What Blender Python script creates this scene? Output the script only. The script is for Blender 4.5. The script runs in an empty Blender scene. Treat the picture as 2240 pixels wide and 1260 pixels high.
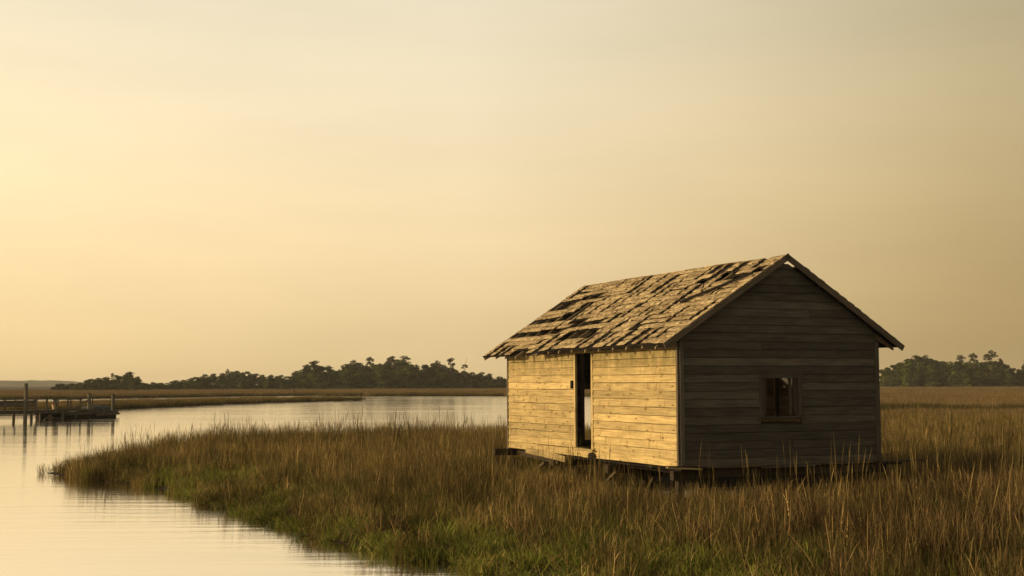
import bpy, math, random
import numpy as np
from mathutils import Vector

random.seed(7)
rng = np.random.default_rng(11)
SC = bpy.context.scene
COL = SC.collection
R = math.radians

# ------------------------------------------------------------------ camera
CAM_H = 2.6
cam_d = bpy.data.cameras.new("camera")
cam = bpy.data.objects.new("camera", cam_d)
COL.objects.link(cam)
cam_d.sensor_width = 36.0
cam_d.lens = 36.0 * 2800 / 2240
cam_d.clip_start = 0.1
cam_d.clip_end = 12000
PITCH, ROLL = math.atan(208 / 2800), R(0.2)
fw = Vector((0, math.cos(PITCH), math.sin(PITCH)))
rt = Vector((1, 0, 0))
up = rt.cross(fw)
rt2 = rt * math.cos(ROLL) - up * math.sin(ROLL)
up2 = up * math.cos(ROLL) + rt * math.sin(ROLL)
from mathutils import Matrix
cam.matrix_world = Matrix(((rt2.x, up2.x, -fw.x, 0), (rt2.y, up2.y, -fw.y, 0), (rt2.z, up2.z, -fw.z, CAM_H), (0, 0, 0, 1)))
SC.camera = cam

# ------------------------------------------------------------------ view, sky, sun
SC.view_settings.view_transform = 'Standard'
SC.view_settings.look = 'None'
SC.view_settings.exposure = 0.0
SC.view_settings.gamma = 1.0
SC.view_settings.use_curve_mapping = False
HAZE = 0.00015
SUN_AZ, SUN_EL = R(-92), R(11.5)          # azimuth from +Y towards +X
SUN_DIR = Vector((math.sin(SUN_AZ) * math.cos(SUN_EL), math.cos(SUN_AZ) * math.cos(SUN_EL), math.sin(SUN_EL)))

def N(nt, typ, **kw):
    n = nt.nodes.new(typ)
    for k, v in kw.items():
        if k.startswith('i_'):
            key = k[2:]
            key = int(key) if key.isdigit() else key.replace('_', ' ')
            n.inputs[key].default_value = v
        else:
            setattr(n, k, v)
    return n

def ramp(nt, stops, interp='LINEAR'):
    n = nt.nodes.new('ShaderNodeValToRGB')
    cr = n.color_ramp
    cr.interpolation = interp
    while len(cr.elements) < len(stops):
        cr.elements.new(0.5)
    for e, (p, c) in zip(cr.elements, stops):
        e.position = p
        e.color = (c[0], c[1], c[2], 1) if len(c) > 1 else (c[0], c[0], c[0], 1)
    return n

world = bpy.data.worlds.new("World")
SC.world = world
world.use_nodes = True
wt = world.node_tree
wt.nodes.clear()
wl = wt.links.new
tc = N(wt, 'ShaderNodeTexCoord')
sep = N(wt, 'ShaderNodeSeparateXYZ')
wl(tc.outputs['Generated'], sep.inputs[0])
zz = N(wt, 'ShaderNodeMath', operation='MAXIMUM', i_1=0.0)
wl(sep.outputs['Z'], zz.inputs[0])
# colour of the hazy evening air with height above the horizon
elev = ramp(wt, [(0.0, (0.78, 0.575, 0.285)), (0.045, (0.85, 0.655, 0.355)), (0.14, (0.945, 0.772, 0.49)), (0.21, (0.91, 0.79, 0.56)), (0.29, (0.83, 0.75, 0.58)),
                 (0.55, (0.37, 0.35, 0.30)), (1.0, (0.13, 0.132, 0.13))])
wl(zz.outputs[0], elev.inputs[0])
# brightness with the angle away from the sun's side
dt = N(wt, 'ShaderNodeVectorMath', operation='DOT_PRODUCT')
dt.inputs[1].default_value = (math.sin(SUN_AZ), math.cos(SUN_AZ), 0)
wl(tc.outputs['Generated'], dt.inputs[0])
mr = N(wt, 'ShaderNodeMath', operation='MULTIPLY_ADD', i_1=0.5, i_2=0.5)
wl(dt.outputs['Value'], mr.inputs[0])
az = ramp(wt, [(0.0, (0.085, 0.09, 0.115)), (0.17, (0.22, 0.21, 0.20)), (0.315, (0.555, 0.52, 0.44)), (0.40, (0.80, 0.765, 0.70)), (0.5, (1.0, 0.985, 0.96)),
               (0.685, (1.12, 1.09, 1.04)), (1.0, (1.6, 1.4, 1.1))])
wl(mr.outputs[0], az.inputs[0])
mul = N(wt, 'ShaderNodeMix', data_type='RGBA', blend_type='MULTIPLY', i_0=1.0)
wl(elev.outputs[0], mul.inputs[6]); wl(az.outputs[0], mul.inputs[7])
# thin veil of high cloud
mp = N(wt, 'ShaderNodeMapping'); mp.inputs['Scale'].default_value = (1.6, 1.6, 9.0); mp.inputs['Rotation'].default_value = (0, R(9), 0)
wl(tc.outputs['Generated'], mp.inputs[0])
nz = N(wt, 'ShaderNodeTexNoise', i_Scale=1.7, i_Detail=4.0, i_Roughness=0.5)
wl(mp.outputs[0], nz.inputs['Vector'])
veil = ramp(wt, [(0.28, (0.925, 0.935, 0.945)), (0.72, (1.05, 1.045, 1.035))])
wl(nz.outputs[0], veil.inputs[0])
mul2 = N(wt, 'ShaderNodeMix', data_type='RGBA', blend_type='MULTIPLY', i_0=1.0)
wl(mul.outputs[2], mul2.inputs[6]); wl(veil.outputs[0], mul2.inputs[7])
bg1 = N(wt, 'ShaderNodeBackground', i_Strength=0.955)
wl(mul2.outputs[2], bg1.inputs[0])
sky = N(wt, 'ShaderNodeTexSky', sky_type='NISHITA')
sky.sun_disc = False
sky.sun_elevation = SUN_EL
sky.sun_rotation = SUN_AZ
sky.dust_density = 6.0
sky.air_density = 1.5
bg2 = N(wt, 'ShaderNodeBackground', i_Strength=0.05)
warm = N(wt, 'ShaderNodeMix', data_type='RGBA', blend_type='MULTIPLY', i_0=1.0)
warm.inputs[7].default_value = (1.0, 0.62, 0.25, 1)
wl(sky.outputs[0], warm.inputs[6])
wl(warm.outputs[2], bg2.inputs[0])
ad = N(wt, 'ShaderNodeAddShader')
wl(bg1.outputs[0], ad.inputs[0]); wl(bg2.outputs[0], ad.inputs[1])
wo = N(wt, 'ShaderNodeOutputWorld')
wl(ad.outputs[0], wo.inputs[0])

sun_d = bpy.data.lights.new("sun", 'SUN')
sun_d.energy = 4.4
sun_d.angle = R(0.6)
sun_d.color = (1.0, 0.77, 0.41)
sun = bpy.data.objects.new("sun", sun_d)
COL.objects.link(sun)
sun.rotation_euler = SUN_DIR.to_track_quat('Z', 'Y').to_euler()

# ------------------------------------------------------------------ helpers
def tag(o, label=None, cat=None, group=None, kind=None):
    if label: o['label'] = label
    if cat: o['category'] = cat
    if group: o['group'] = group
    if kind: o['kind'] = kind
    return o

def empty(name, loc=(0, 0, 0), rz=0.0):
    o = bpy.data.objects.new(name, None)
    COL.objects.link(o)
    o.location = loc
    o.rotation_euler = (0, 0, rz)
    o.empty_display_size = 0.2
    return o

class MB:
    """collects shapes and links them as one mesh object"""
    def __init__(s):
        s.v, s.f, s.uv, s.c = [], [], [], []
    def face(s, idx, uv):
        s.f.append(idx); s.uv.append(uv)
    def beam(s, p, q, w, h, upv=(0, 0, 1), seg=1, wob=0.0, uo=None):
        """a timber from p to q, w wide, h high, centred on the line"""
        p, q = Vector(p), Vector(q)
        d = q - p
        ln = d.length
        d.normalize()
        side = d.cross(Vector(upv)).normalized()
        u2 = side.cross(d).normalized()
        u0 = random.uniform(0, 60) if uo is None else uo
        v0 = random.uniform(0, 60)
        b = len(s.v)
        for i in range(seg + 1):
            t = i / seg
            c = p + d * (ln * t)
            if wob and 0 < i:
                c = c + side * random.uniform(-wob, wob) + u2 * random.uniform(-wob, wob)
            for a, e in ((-.5, -.5), (.5, -.5), (.5, .5), (-.5, .5)):
                s.v.append(tuple(c + side * (a * w) + u2 * (e * h)))
        per = [0, w, w + h, 2 * w + h, 2 * w + 2 * h]
        for i in range(seg):
            k = b + 4 * i
            x0, x1 = u0 + ln * i / seg, u0 + ln * (i + 1) / seg
            for j in range(4):
                j2 = (j + 1) % 4
                s.face((k + j, k + j2, k + 4 + j2, k + 4 + j), ((x0, v0 + per[j]), (x0, v0 + per[j + 1]), (x1, v0 + per[j + 1]), (x1, v0 + per[j])))
        e = b + 4 * seg
        s.face((b + 3, b + 2, b + 1, b), ((u0, v0), (u0 + .02, v0), (u0 + .02, v0 + h), (u0, v0 + h)))
        s.face((e, e + 1, e + 2, e + 3), ((u0, v0), (u0 + .02, v0), (u0 + .02, v0 + h), (u0, v0 + h)))
        return s
    def loft(s, rings, closed=True, caps=True):
        """rings of equally many points, joined"""
        b = len(s.v)
        n = len(rings[0])
        u0, v0 = random.uniform(0, 60), random.uniform(0, 60)
        for r in rings:
            s.v += [tuple(p) for p in r]
        x = u0
        for i in range(len(rings) - 1):
            dx = (Vector(rings[i + 1][0]) - Vector(rings[i][0])).length
            y = v0
            for j in range(n if closed else n - 1):
                j2 = (j + 1) % n
                dy = (Vector(rings[i][j2]) - Vector(rings[i][j])).length
                s.face((b + i * n + j, b + i * n + j2, b + (i + 1) * n + j2, b + (i + 1) * n + j), ((x, y), (x, y + dy), (x + dx, y + dy), (x + dx, y)))
                y += dy
            x += dx
        if caps:
            s.face(tuple(range(b + n - 1, b - 1, -1)), tuple((u0, v0 + .02 * i) for i in range(n)))
            e = b + n * (len(rings) - 1)
            s.face(tuple(range(e, e + n)), tuple((u0, v0 + .02 * i) for i in range(n)))
        return s
    def pole(s, p, q, r0, r1, n=8, seg=2, wob=0.0):
        p, q = Vector(p), Vector(q)
        d = (q - p)
        a = d.normalized().orthogonal().normalized()
        c = d.normalized().cross(a)
        rings = []
        for i in range(seg + 1):
            t = i / seg
            rr = r0 + (r1 - r0) * t
            m = p + d * t
            if 0 < i < seg:
                m = m + a * random.uniform(-wob, wob) + c * random.uniform(-wob, wob)
            rings.append([m + (a * math.cos(2 * math.pi * j / n) + c * math.sin(2 * math.pi * j / n)) * rr * (1 + random.uniform(-.06, .06)) for j in range(n)])
        return s.loft(rings)
    def mesh(s, name, mat):
        me = bpy.data.meshes.new(name)
        me.from_pydata(s.v, [], s.f)
        uvl = me.uv_layers.new(name="UVMap")
        flat = [c for poly in s.uv for pt in poly for c in pt]
        uvl.data.foreach_set('uv', flat)
        me.materials.append(mat)
        me.update()
        return me
    def build(s, name, mat, parent=None):
        o = bpy.data.objects.new(name, s.mesh(name, mat))
        COL.objects.link(o)
        if parent is not None:
            o.parent = parent
        return o

# ------------------------------------------------------------------ materials
def new_mat(name):
    m = bpy.data.materials.new(name)
    m.use_nodes = True
    nt = m.node_tree
    nt.nodes.clear()
    out = N(nt, 'ShaderNodeOutputMaterial')
    return m, nt, out

def mix(nt, a, b, fac, mode='MIX'):
    n = N(nt, 'ShaderNodeMix', data_type='RGBA', blend_type=mode)
    for i, x in ((6, a), (7, b), (0, fac)):
        if isinstance(x, (int, float)): n.inputs[i].default_value = x
        elif isinstance(x, tuple): n.inputs[i].default_value = (*x, 1)
        else: nt.links.new(x, n.inputs[i])
    return n.outputs[2]

def wood_mat(name, dark, light, vary=0.25, knots=True, stain=None, rough=0.85, bump=0.35, grain=(1.6, 34)):
    m, nt, out = new_mat(name)
    L = nt.links.new
    uv = N(nt, 'ShaderNodeUVMap')
    mp = N(nt, 'ShaderNodeMapping'); mp.inputs['Scale'].default_value = (grain[0], grain[1], 1)
    L(uv.outputs[0], mp.inputs[0])
    g = N(nt, 'ShaderNodeTexNoise', i_Scale=1.0, i_Detail=7.0, i_Roughness=0.62, i_Distortion=0.35)
    L(mp.outputs[0], g.inputs['Vector'])
    gr = ramp(nt, [(0.28, dark), (0.5, tuple((a + b) / 2 for a, b in zip(dark, light))), (0.72, light)])
    L(g.outputs[0], gr.inputs[0])
    col = gr.outputs[0]
    # broad blotches along each piece
    mp2 = N(nt, 'ShaderNodeMapping'); mp2.inputs['Scale'].default_value = (1.1, 5.0, 1)
    L(uv.outputs[0], mp2.inputs[0])
    b = N(nt, 'ShaderNodeTexNoise', i_Scale=1.0, i_Detail=4.0, i_Roughness=0.6)
    L(mp2.outputs[0], b.inputs['Vector'])
    br = ramp(nt, [(0.3, (0.74, 0.73, 0.72)), (0.62, (1.1, 1.08, 1.05))])
    L(b.outputs[0], br.inputs[0])
    col = mix(nt, col, br.outputs[0], 1.0, 'MULTIPLY')
    if knots:
        mp3 = N(nt, 'ShaderNodeMapping'); mp3.inputs['Scale'].default_value = (1.7, 4.2, 1)
        L(uv.outputs[0], mp3.inputs[0])
        vo = N(nt, 'ShaderNodeTexVoronoi', i_Scale=1.0); vo.voronoi_dimensions = '2D'
        L(mp3.outputs[0], vo.inputs['Vector'])
        kr = ramp(nt, [(0.03, (0.30, 0.24, 0.18)), (0.07, (0.70, 0.64, 0.56)), (0.13, (1, 1, 1))])
        L(vo.outputs['Distance'], kr.inputs[0])
        col = mix(nt, col, kr.outputs[0], 0.85, 'MULTIPLY')
        # checks and cracks across the face
        mp4 = N(nt, 'ShaderNodeMapping'); mp4.inputs['Scale'].default_value = (5.5, 1.2, 1)
        L(uv.outputs[0], mp4.inputs[0])
        ck = N(nt, 'ShaderNodeTexNoise', i_Scale=1.0, i_Detail=5.0, i_Roughness=0.7)
        L(mp4.outputs[0], ck.inputs['Vector'])
        cr = ramp(nt, [(0.0, (1, 1, 1)), (0.57, (1, 1, 1)), (0.70, (0.5, 0.43, 0.34))])
        L(ck.outputs[0], cr.inputs[0])
        col = mix(nt, col, cr.outputs[0], 0.9, 'MULTIPLY')
    oi = N(nt, 'ShaderNodeObjectInfo')
    vr = ramp(nt, [(0.0, (1 - vary,) * 3), (1.0, (1 + vary * .55, 1 + vary * .5, 1 + vary * .4))])
    L(oi.outputs['Random'], vr.inputs[0])
    col = mix(nt, col, vr.outputs[0], 1.0, 'MULTIPLY')
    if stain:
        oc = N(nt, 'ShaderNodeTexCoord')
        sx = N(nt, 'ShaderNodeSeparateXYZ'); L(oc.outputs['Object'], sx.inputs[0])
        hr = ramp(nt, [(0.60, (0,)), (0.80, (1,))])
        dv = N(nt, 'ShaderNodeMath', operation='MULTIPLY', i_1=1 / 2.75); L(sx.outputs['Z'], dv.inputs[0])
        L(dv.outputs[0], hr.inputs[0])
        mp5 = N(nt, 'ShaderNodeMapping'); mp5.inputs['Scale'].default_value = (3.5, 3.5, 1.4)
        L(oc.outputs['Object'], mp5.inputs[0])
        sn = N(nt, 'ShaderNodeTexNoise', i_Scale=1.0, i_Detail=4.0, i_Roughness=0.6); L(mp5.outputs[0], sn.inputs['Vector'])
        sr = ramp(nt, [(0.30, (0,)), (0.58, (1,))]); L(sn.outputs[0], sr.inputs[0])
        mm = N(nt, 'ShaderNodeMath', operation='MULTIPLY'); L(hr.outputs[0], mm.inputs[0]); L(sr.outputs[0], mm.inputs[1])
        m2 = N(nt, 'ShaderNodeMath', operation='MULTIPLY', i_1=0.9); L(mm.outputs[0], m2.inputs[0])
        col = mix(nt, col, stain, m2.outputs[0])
    bs = N(nt, 'ShaderNodeBsdfPrincipled', i_Roughness=rough)
    bs.inputs['Specular IOR Level'].default_value = 0.15
    L(col, bs.inputs['Base Color'])
    bp = N(nt, 'ShaderNodeBump', i_Strength=bump, i_Distance=0.006)
    L(g.outputs[0], bp.inputs['Height']); L(bp.outputs[0], bs.inputs['Normal'])
    L(bs.outputs[0], out.inputs[0])
    return m

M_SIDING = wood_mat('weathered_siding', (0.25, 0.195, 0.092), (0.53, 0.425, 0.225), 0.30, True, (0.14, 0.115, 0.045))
M_GABLE = wood_mat('shaded_grey_siding', (0.055, 0.050, 0.045), (0.12, 0.111, 0.10), 0.38, False, None)  # walls away from the sun: greyer wood, their shade put into the colour
M_TRIM = wood_mat('grey_trim', (0.08, 0.066, 0.052), (0.16, 0.135, 0.105), 0.2, False)
M_FRAME = wood_mat('old_framing', (0.13, 0.10, 0.065), (0.27, 0.21, 0.14), 0.25, False)
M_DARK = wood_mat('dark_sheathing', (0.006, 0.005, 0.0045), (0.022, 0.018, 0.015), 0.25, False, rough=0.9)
M_RAFTER = wood_mat('rafter_wood', (0.10, 0.078, 0.05), (0.26, 0.205, 0.135), 0.2, False)
M_POST = wood_mat('wet_post', (0.018, 0.014, 0.011), (0.055, 0.042, 0.03), 0.25, False)
M_DOCK = wood_mat('dock_timber', (0.065, 0.062, 0.052), (0.155, 0.145, 0.12), 0.25, False, grain=(1.0, 12))

M_GRIME_SHADE = wood_mat('grimy_shaded_groove', (0.012, 0.009, 0.007), (0.04, 0.03, 0.02), 0.2, False)

def shingle_mat():
    m, nt, out = new_mat('lichen_shingle')
    L = nt.links.new
    ge = N(nt, 'ShaderNodeTexCoord')
    ms_ = N(nt, 'ShaderNodeMapping'); ms_.inputs['Scale'].default_value = (1.0, 0.42, 1.0); L(ge.outputs['Object'], ms_.inputs[0])
    n1 = N(nt, 'ShaderNodeTexNoise', i_Scale=17.0, i_Detail=6.0, i_Roughness=0.75); L(ms_.outputs[0], n1.inputs['Vector'])
    n2 = N(nt, 'ShaderNodeTexNoise', i_Scale=3.2, i_Detail=5.0, i_Roughness=0.65); L(ms_.outputs[0], n2.inputs['Vector'])
    n3 = N(nt, 'ShaderNodeTexNoise', i_Scale=60.0, i_Detail=3.0, i_Roughness=0.6); L(ms_.outputs[0], n3.inputs['Vector'])
    r1 = ramp(nt, [(0.34, (0.08, 0.062, 0.046)), (0.45, (0.28, 0.222, 0.145)), (0.54, (0.46, 0.385, 0.255)), (0.66, (0.69, 0.61, 0.43))])
    L(n1.outputs[0], r1.inputs[0])
    r2 = ramp(nt, [(0.33, (0.60, 0.55, 0.50)), (0.62, (1.1, 1.07, 1.0))]); L(n2.outputs[0], r2.inputs[0])
    col = mix(nt, r1.outputs[0], r2.outputs[0], 1.0, 'MULTIPLY')
    oi = N(nt, 'ShaderNodeObjectInfo')
    vr = ramp(nt, [(0.0, (0.84, 0.83, 0.82)), (1.0, (1.10, 1.09, 1.06))]); L(oi.outputs['Random'], vr.inputs[0])
    col = mix(nt, col, vr.outputs[0], 1.0, 'MULTIPLY')
    ms = ramp(nt, [(0.60, (0,)), (0.75, (0.5,))]); L(n2.outputs[0], ms.inputs[0])
    col = mix(nt, col, (0.20, 0.19, 0.07), ms.outputs[0])
    bs = N(nt, 'ShaderNodeBsdfPrincipled', i_Roughness=0.95)
    bs.inputs['Specular IOR Level'].default_value = 0.05
    L(col, bs.inputs['Base Color'])
    ad1 = N(nt, 'ShaderNodeMath', operation='MULTIPLY_ADD', i_1=0.35); L(n3.outputs[0], ad1.inputs[0]); L(n1.outputs[0], ad1.inputs[2])
    bp = N(nt, 'ShaderNodeBump', i_Strength=0.9, i_Distance=0.03); L(ad1.outputs[0], bp.inputs['Height']); L(bp.outputs[0], bs.inputs['Normal'])
    L(bs.outputs[0], out.inputs[0])
    return m
M_SHINGLE = shingle_mat()

def leaf_mat(name, tint, trans=0.35, pscale=0.35, lo=0.7, hi=1.25):
    """blade and leaf material: colour from the mesh attribute, patchy over the ground"""
    m, nt, out = new_mat(name)
    L = nt.links.new
    at = N(nt, 'ShaderNodeAttribute', attribute_name='Col')
    ge = N(nt, 'ShaderNodeNewGeometry')
    n1 = N(nt, 'ShaderNodeTexNoise', i_Scale=pscale, i_Detail=4.0, i_Roughness=0.6); L(ge.outputs['Position'], n1.inputs['Vector'])
    r1 = ramp(nt, [(0.33, tuple(lo * t for t in (1, 1, 1))), (0.67, tuple(hi * t for t in (1, 1, 1)))]); L(n1.outputs[0], r1.inputs[0])
    col = mix(nt, at.outputs['Color'], r1.outputs[0], 1.0, 'MULTIPLY')
    col = mix(nt, col, tint, 1.0, 'MULTIPLY')
    oi = N(nt, 'ShaderNodeObjectInfo')
    vr = ramp(nt, [(0.0, (0.78, 0.78, 0.78)), (1.0, (1.2, 1.18, 1.15))]); L(oi.outputs['Random'], vr.inputs[0])
    col = mix(nt, col, vr.outputs[0], 1.0, 'MULTIPLY')
    d = N(nt, 'ShaderNodeBsdfDiffuse'); t = N(nt, 'ShaderNodeBsdfTranslucent')
    L(col, d.inputs[0]); L(col, t.inputs[0])
    ms = N(nt, 'ShaderNodeMixShader', i_0=trans); L(d.outputs[0], ms.inputs[1]); L(t.outputs[0], ms.inputs[2])
    L(ms.outputs[0], out.inputs[0])
    return m
M_GRASS = leaf_mat('marsh_blade', (1, 1, 1), 0.22, 0.6, .5, 1.55)
M_FARGRASS = leaf_mat('far_blade', (1, 1, 1), 0.3, 0.03, 0.75, 1.2)
M_LEAF = leaf_mat('tree_leaf', (1, 1, 1), 0.2, 0.25, 0.6, 1.35)

def plain_mat(name, c, rough=0.8, nscale=3.0, var=0.3):
    m, nt, out = new_mat(name)
    L = nt.links.new
    ge = N(nt, 'ShaderNodeNewGeometry')
    n1 = N(nt, 'ShaderNodeTexNoise', i_Scale=nscale, i_Detail=5.0, i_Roughness=0.6); L(ge.outputs['Position'], n1.inputs['Vector'])
    r1 = ramp(nt, [(0.3, tuple(x * (1 - var) for x in c)), (0.7, tuple(x * (1 + var) for x in c))]); L(n1.outputs[0], r1.inputs[0])
    bs = N(nt, 'ShaderNodeBsdfPrincipled', i_Roughness=rough); bs.inputs['Specular IOR Level'].default_value = 0.15; L(r1.outputs[0], bs.inputs['Base Color'])
    bp = N(nt, 'ShaderNodeBump', i_Strength=0.4, i_Distance=0.02); L(n1.outputs[0], bp.inputs['Height']); L(bp.outputs[0], bs.inputs['Normal'])
    L(bs.outputs[0], out.inputs[0])
    return m
M_MUD = plain_mat('marsh_mud', (0.022, 0.017, 0.011), 0.9, 1.2, 0.4)
M_BRACE = wood_mat('old_brace', (0.06, 0.045, 0.03), (0.15, 0.115, 0.075), 0.25, False)
M_BARK = plain_mat('bark', (0.11, 0.085, 0.06), 0.9, 6.0)
M_SPIKE = plain_mat('iron', (0.05, 0.045, 0.04), 0.6, 12.0)
M_TARP = plain_mat('blue_grey_hull', (0.06, 0.065, 0.07), 0.5, 4.0)
M_YELLOW = plain_mat('pale_yellow_paint', (0.36, 0.27, 0.13), 0.5, 6.0, 0.15)
M_RED = plain_mat('red_paint', (0.16, 0.05, 0.035), 0.5, 6.0, 0.15)
M_HAZYWOOD = plain_mat('hazy_wood', (0.11, 0.112, 0.09), 0.95, 0.03, 0.4)  # paler and greyer than the nearer leaves: distance haze put into the colour

def water_mat():
    m, nt, out = new_mat('creek_water')
    L = nt.links.new
    ge = N(nt, 'ShaderNodeNewGeometry')
    murk = N(nt, 'ShaderNodeBsdfDiffuse'); murk.inputs[0].default_value = (0.10, 0.075, 0.035, 1)
    gl = N(nt, 'ShaderNodeBsdfGlossy', i_Roughness=0.085); gl.inputs[0].default_value = (1.0, 0.985, 0.96, 1)
    lw = N(nt, 'ShaderNodeLayerWeight', i_Blend=0.5)
    fr = ramp(nt, [(0.0, (0.04,)), (0.5, (0.25,)), (0.8, (0.85,)), (1.0, (0.98,))]); L(lw.outputs['Facing'], fr.inputs[0])
    bs = N(nt, 'ShaderNodeMixShader'); L(fr.outputs[0], bs.inputs[0]); L(murk.outputs[0], bs.inputs[1]); L(gl.outputs[0], bs.inputs[2])
    mp = N(nt, 'ShaderNodeMapping'); mp.inputs['Scale'].default_value = (0.22, 1.5, 1); mp.inputs['Rotation'].default_value = (0, 0, R(-7))
    L(ge.outputs['Position'], mp.inputs[0])
    w1 = N(nt, 'ShaderNodeTexNoise', i_Scale=1.5, i_Detail=4.0, i_Roughness=0.55); L(mp.outputs[0], w1.inputs['Vector'])
    # calmer and rougher stretches
    mp2 = N(nt, 'ShaderNodeMapping'); mp2.inputs['Scale'].default_value = (0.018, 0.06, 1); mp2.inputs['Rotation'].default_value = (0, 0, R(-10))
    L(ge.outputs['Position'], mp2.inputs[0])
    w2 = N(nt, 'ShaderNodeTexNoise', i_Scale=1.0, i_Detail=4.0, i_Roughness=0.6); L(mp2.outputs[0], w2.inputs['Vector'])
    r2 = ramp(nt, [(0.38, (0.25,)), (0.62, (1.0,))]); L(w2.outputs[0], r2.inputs[0])
    mu = N(nt, 'ShaderNodeMath', operation='MULTIPLY'); L(w1.outputs[0], mu.inputs[0]); L(r2.outputs[0], mu.inputs[1])
    mp6 = N(nt, 'ShaderNodeMapping'); mp6.inputs['Scale'].default_value = (0.035, 0.30, 1); mp6.inputs['Rotation'].default_value = (0, 0, R(-6))
    L(ge.outputs['Position'], mp6.inputs[0])
    w3 = N(nt, 'ShaderNodeTexNoise', i_Scale=1.0, i_Detail=7.0, i_Roughness=0.68); L(mp6.outputs[0], w3.inputs['Vector'])
    r3 = ramp(nt, [(0.36, (0.05,)), (0.52, (0.085,)), (0.68, (0.16,))]); L(w3.outputs[0], r3.inputs[0])
    L(r3.outputs[0], gl.inputs['Roughness'])
    bp = N(nt, 'ShaderNodeBump', i_Strength=1.0, i_Distance=0.012); L(mu.outputs[0], bp.inputs['Height']); L(bp.outputs[0], gl.inputs['Normal'])
    L(bs.outputs[0], out.inputs[0])
    return m
M_WATER = water_mat()

# ------------------------------------------------------------------ land and water
POINT_LAND = np.array([(-14.0, 38.2), (-12.2, 35.6), (-9.8, 32.9), (-7.2, 28.6), (-6.3, 26.8), (-5.2, 24.7), (-4.1, 22.5), (-3.2, 20.9), (-2.3, 19.8),
    (-1.8, 19.1), (-1.1, 18.4), (-.4, 17.2), (0.3, 15.8), (1.0, 14.2), (2.2, 12.4), (10, 9), (40, 2), (120, -10), (2600, 60), (2600, 2600), (20, 2600), (-40, 2600),
    (-2600, 2600), (-2600, 290), (-200, 205), (-110, 232), (-76, 244.5), (-60, 272), (-50, 283), (-43, 290), (-40, 276), (-20, 268), (-1, 262), (15, 256.5), (20, 240), (22, 180), (21, 120),
    (24, 99), (34, 96), (52, 97), (52, 95), (34, 93.3), (23, 90), (17, 76), (12, 66), (8, 61), (4, 58.2), (0, 57.3), (-6, 56.5), (-10, 55.6), (-12.2, 52), (-13.0, 47.5), (-13.3, 43)])
SPIT_LAND = np.array([(-46.3, 116), (-43.5, 128), (-42.3, 136), (-39.8, 154), (-34, 182), (-28, 195), (-24.5, 199), (-29, 201.5), (-40, 196), (-47, 182), (-53, 160), (-58, 142), (-72, 128), (-130, 112), (-130, 98), (-70, 104)])

def sdf(P, poly):
    """signed distance, positive inside"""
    x, y = P[:, 0], P[:, 1]
    a, b = poly, np.roll(poly, -1, 0)
    dmin = np.full(len(P), 1e18)
    inside = np.zeros(len(P), bool)
    for (x0, y0), (x1, y1) in zip(a, b):
        ex, ey = x1 - x0, y1 - y0
        t = np.clip(((x - x0) * ex + (y - y0) * ey) / (ex * ex + ey * ey), 0, 1)
        dmin = np.minimum(dmin, (x - x0 - t * ex) ** 2 + (y - y0 - t * ey) ** 2)
        if y0 != y1:
            inside ^= ((y0 > y) != (y1 > y)) & (x < (x1 - x0) * (y - y0) / (y1 - y0) + x0)
    d = np.sqrt(dmin)
    return np.where(inside, d, -d)

HUT = np.array((3.301, 25.456, 0.968)); HYAW = 0.416; HW, HL = 4.915, 8.382
cu, su = math.cos(HYAW), math.sin(HYAW)
def hut_uv(P):
    dx, dy = P[:, 0] - HUT[0], P[:, 1] - HUT[1]
    return dx * cu + dy * su, -dx * su + dy * cu

def wobble(P):
    x, y = P[:, 0], P[:, 1]
    r = np.hypot(x, y)
    k = np.clip(r / 60, 0.35, 3)
    return k * (0.35 * np.sin(1.3 * x + 0.7 * y) + 0.3 * np.sin(-0.8 * x + 1.9 * y + 1) + 0.22 * np.sin(3.1 * x + 2.3 * y + 2)) * 0.55

def land(P):
    """signed distance to the water's edge: positive on land, metres"""
    d = np.maximum(sdf(P, POINT_LAND), sdf(P, SPIT_LAND)) + wobble(P)
    d = d - np.where(np.hypot(P[:, 0], P[:, 1]) < 62, .34, 0)
    hu, hv = hut_uv(P)
    pool = np.sqrt(((hu - 4.6) / 2.0) ** 2 + ((hv - 4.4) / 3.4) ** 2)
    pool2 = np.sqrt(((hu - 1.8) / 1.1) ** 2 + ((hv - 5.2) / 2.2) ** 2)
    d = np.minimum(d, (pool - 1) * 1.5)
    d = np.minimum(d, (pool2 - 1) * 1.0)
    return d

angs = np.concatenate([np.linspace(-180, -32, 40)[:-1], np.linspace(-32, 32, 400), np.linspace(32, 180, 40)[1:-1]])
rads = np.concatenate([[0.5, 4, 7], np.geomspace(9, 2800, 280)])
A_, R_ = np.meshgrid(np.radians(angs), rads)
PX, PY = (R_ * np.sin(A_)).ravel(), (R_ * np.cos(A_)).ravel()
PP = np.stack([PX, PY], 1)
ld = land(PP)
hgt = np.where(ld > 0, 0.02 + 0.09 * np.clip(ld / 0.8, 0, 1) + 0.03 * np.sin(PX * .9) * np.sin(PY * .7) * np.clip(ld / 2, 0, 1), np.maximum(-0.6, 0.35 * ld + 0.02))
nA, nR = len(angs), len(rads)
idx = np.arange(nA * nR).reshape(nR, nA)
nxt = np.roll(idx, -1, 1)
quads = np.stack([idx[:-1], nxt[:-1], nxt[1:], idx[1:]], -1).reshape(-1, 4)
me = bpy.data.meshes.new('marsh_ground')
me.from_pydata(np.stack([PX, PY, hgt], 1).tolist(), [], quads[:, ::-1].tolist())
me.materials.append(M_MUD)
ground = bpy.data.objects.new('marsh_ground', me); COL.objects.link(ground)
tag(ground, 'dark tidal mud under the marsh grass', None, None, 'structure')
me = bpy.data.meshes.new('water')
me.from_pydata([(2780 * math.cos(i * math.pi / 48), 2780 * math.sin(i * math.pi / 48), 0) for i in range(96)], [], [tuple(range(96))])
me.materials.append(M_WATER)
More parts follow.
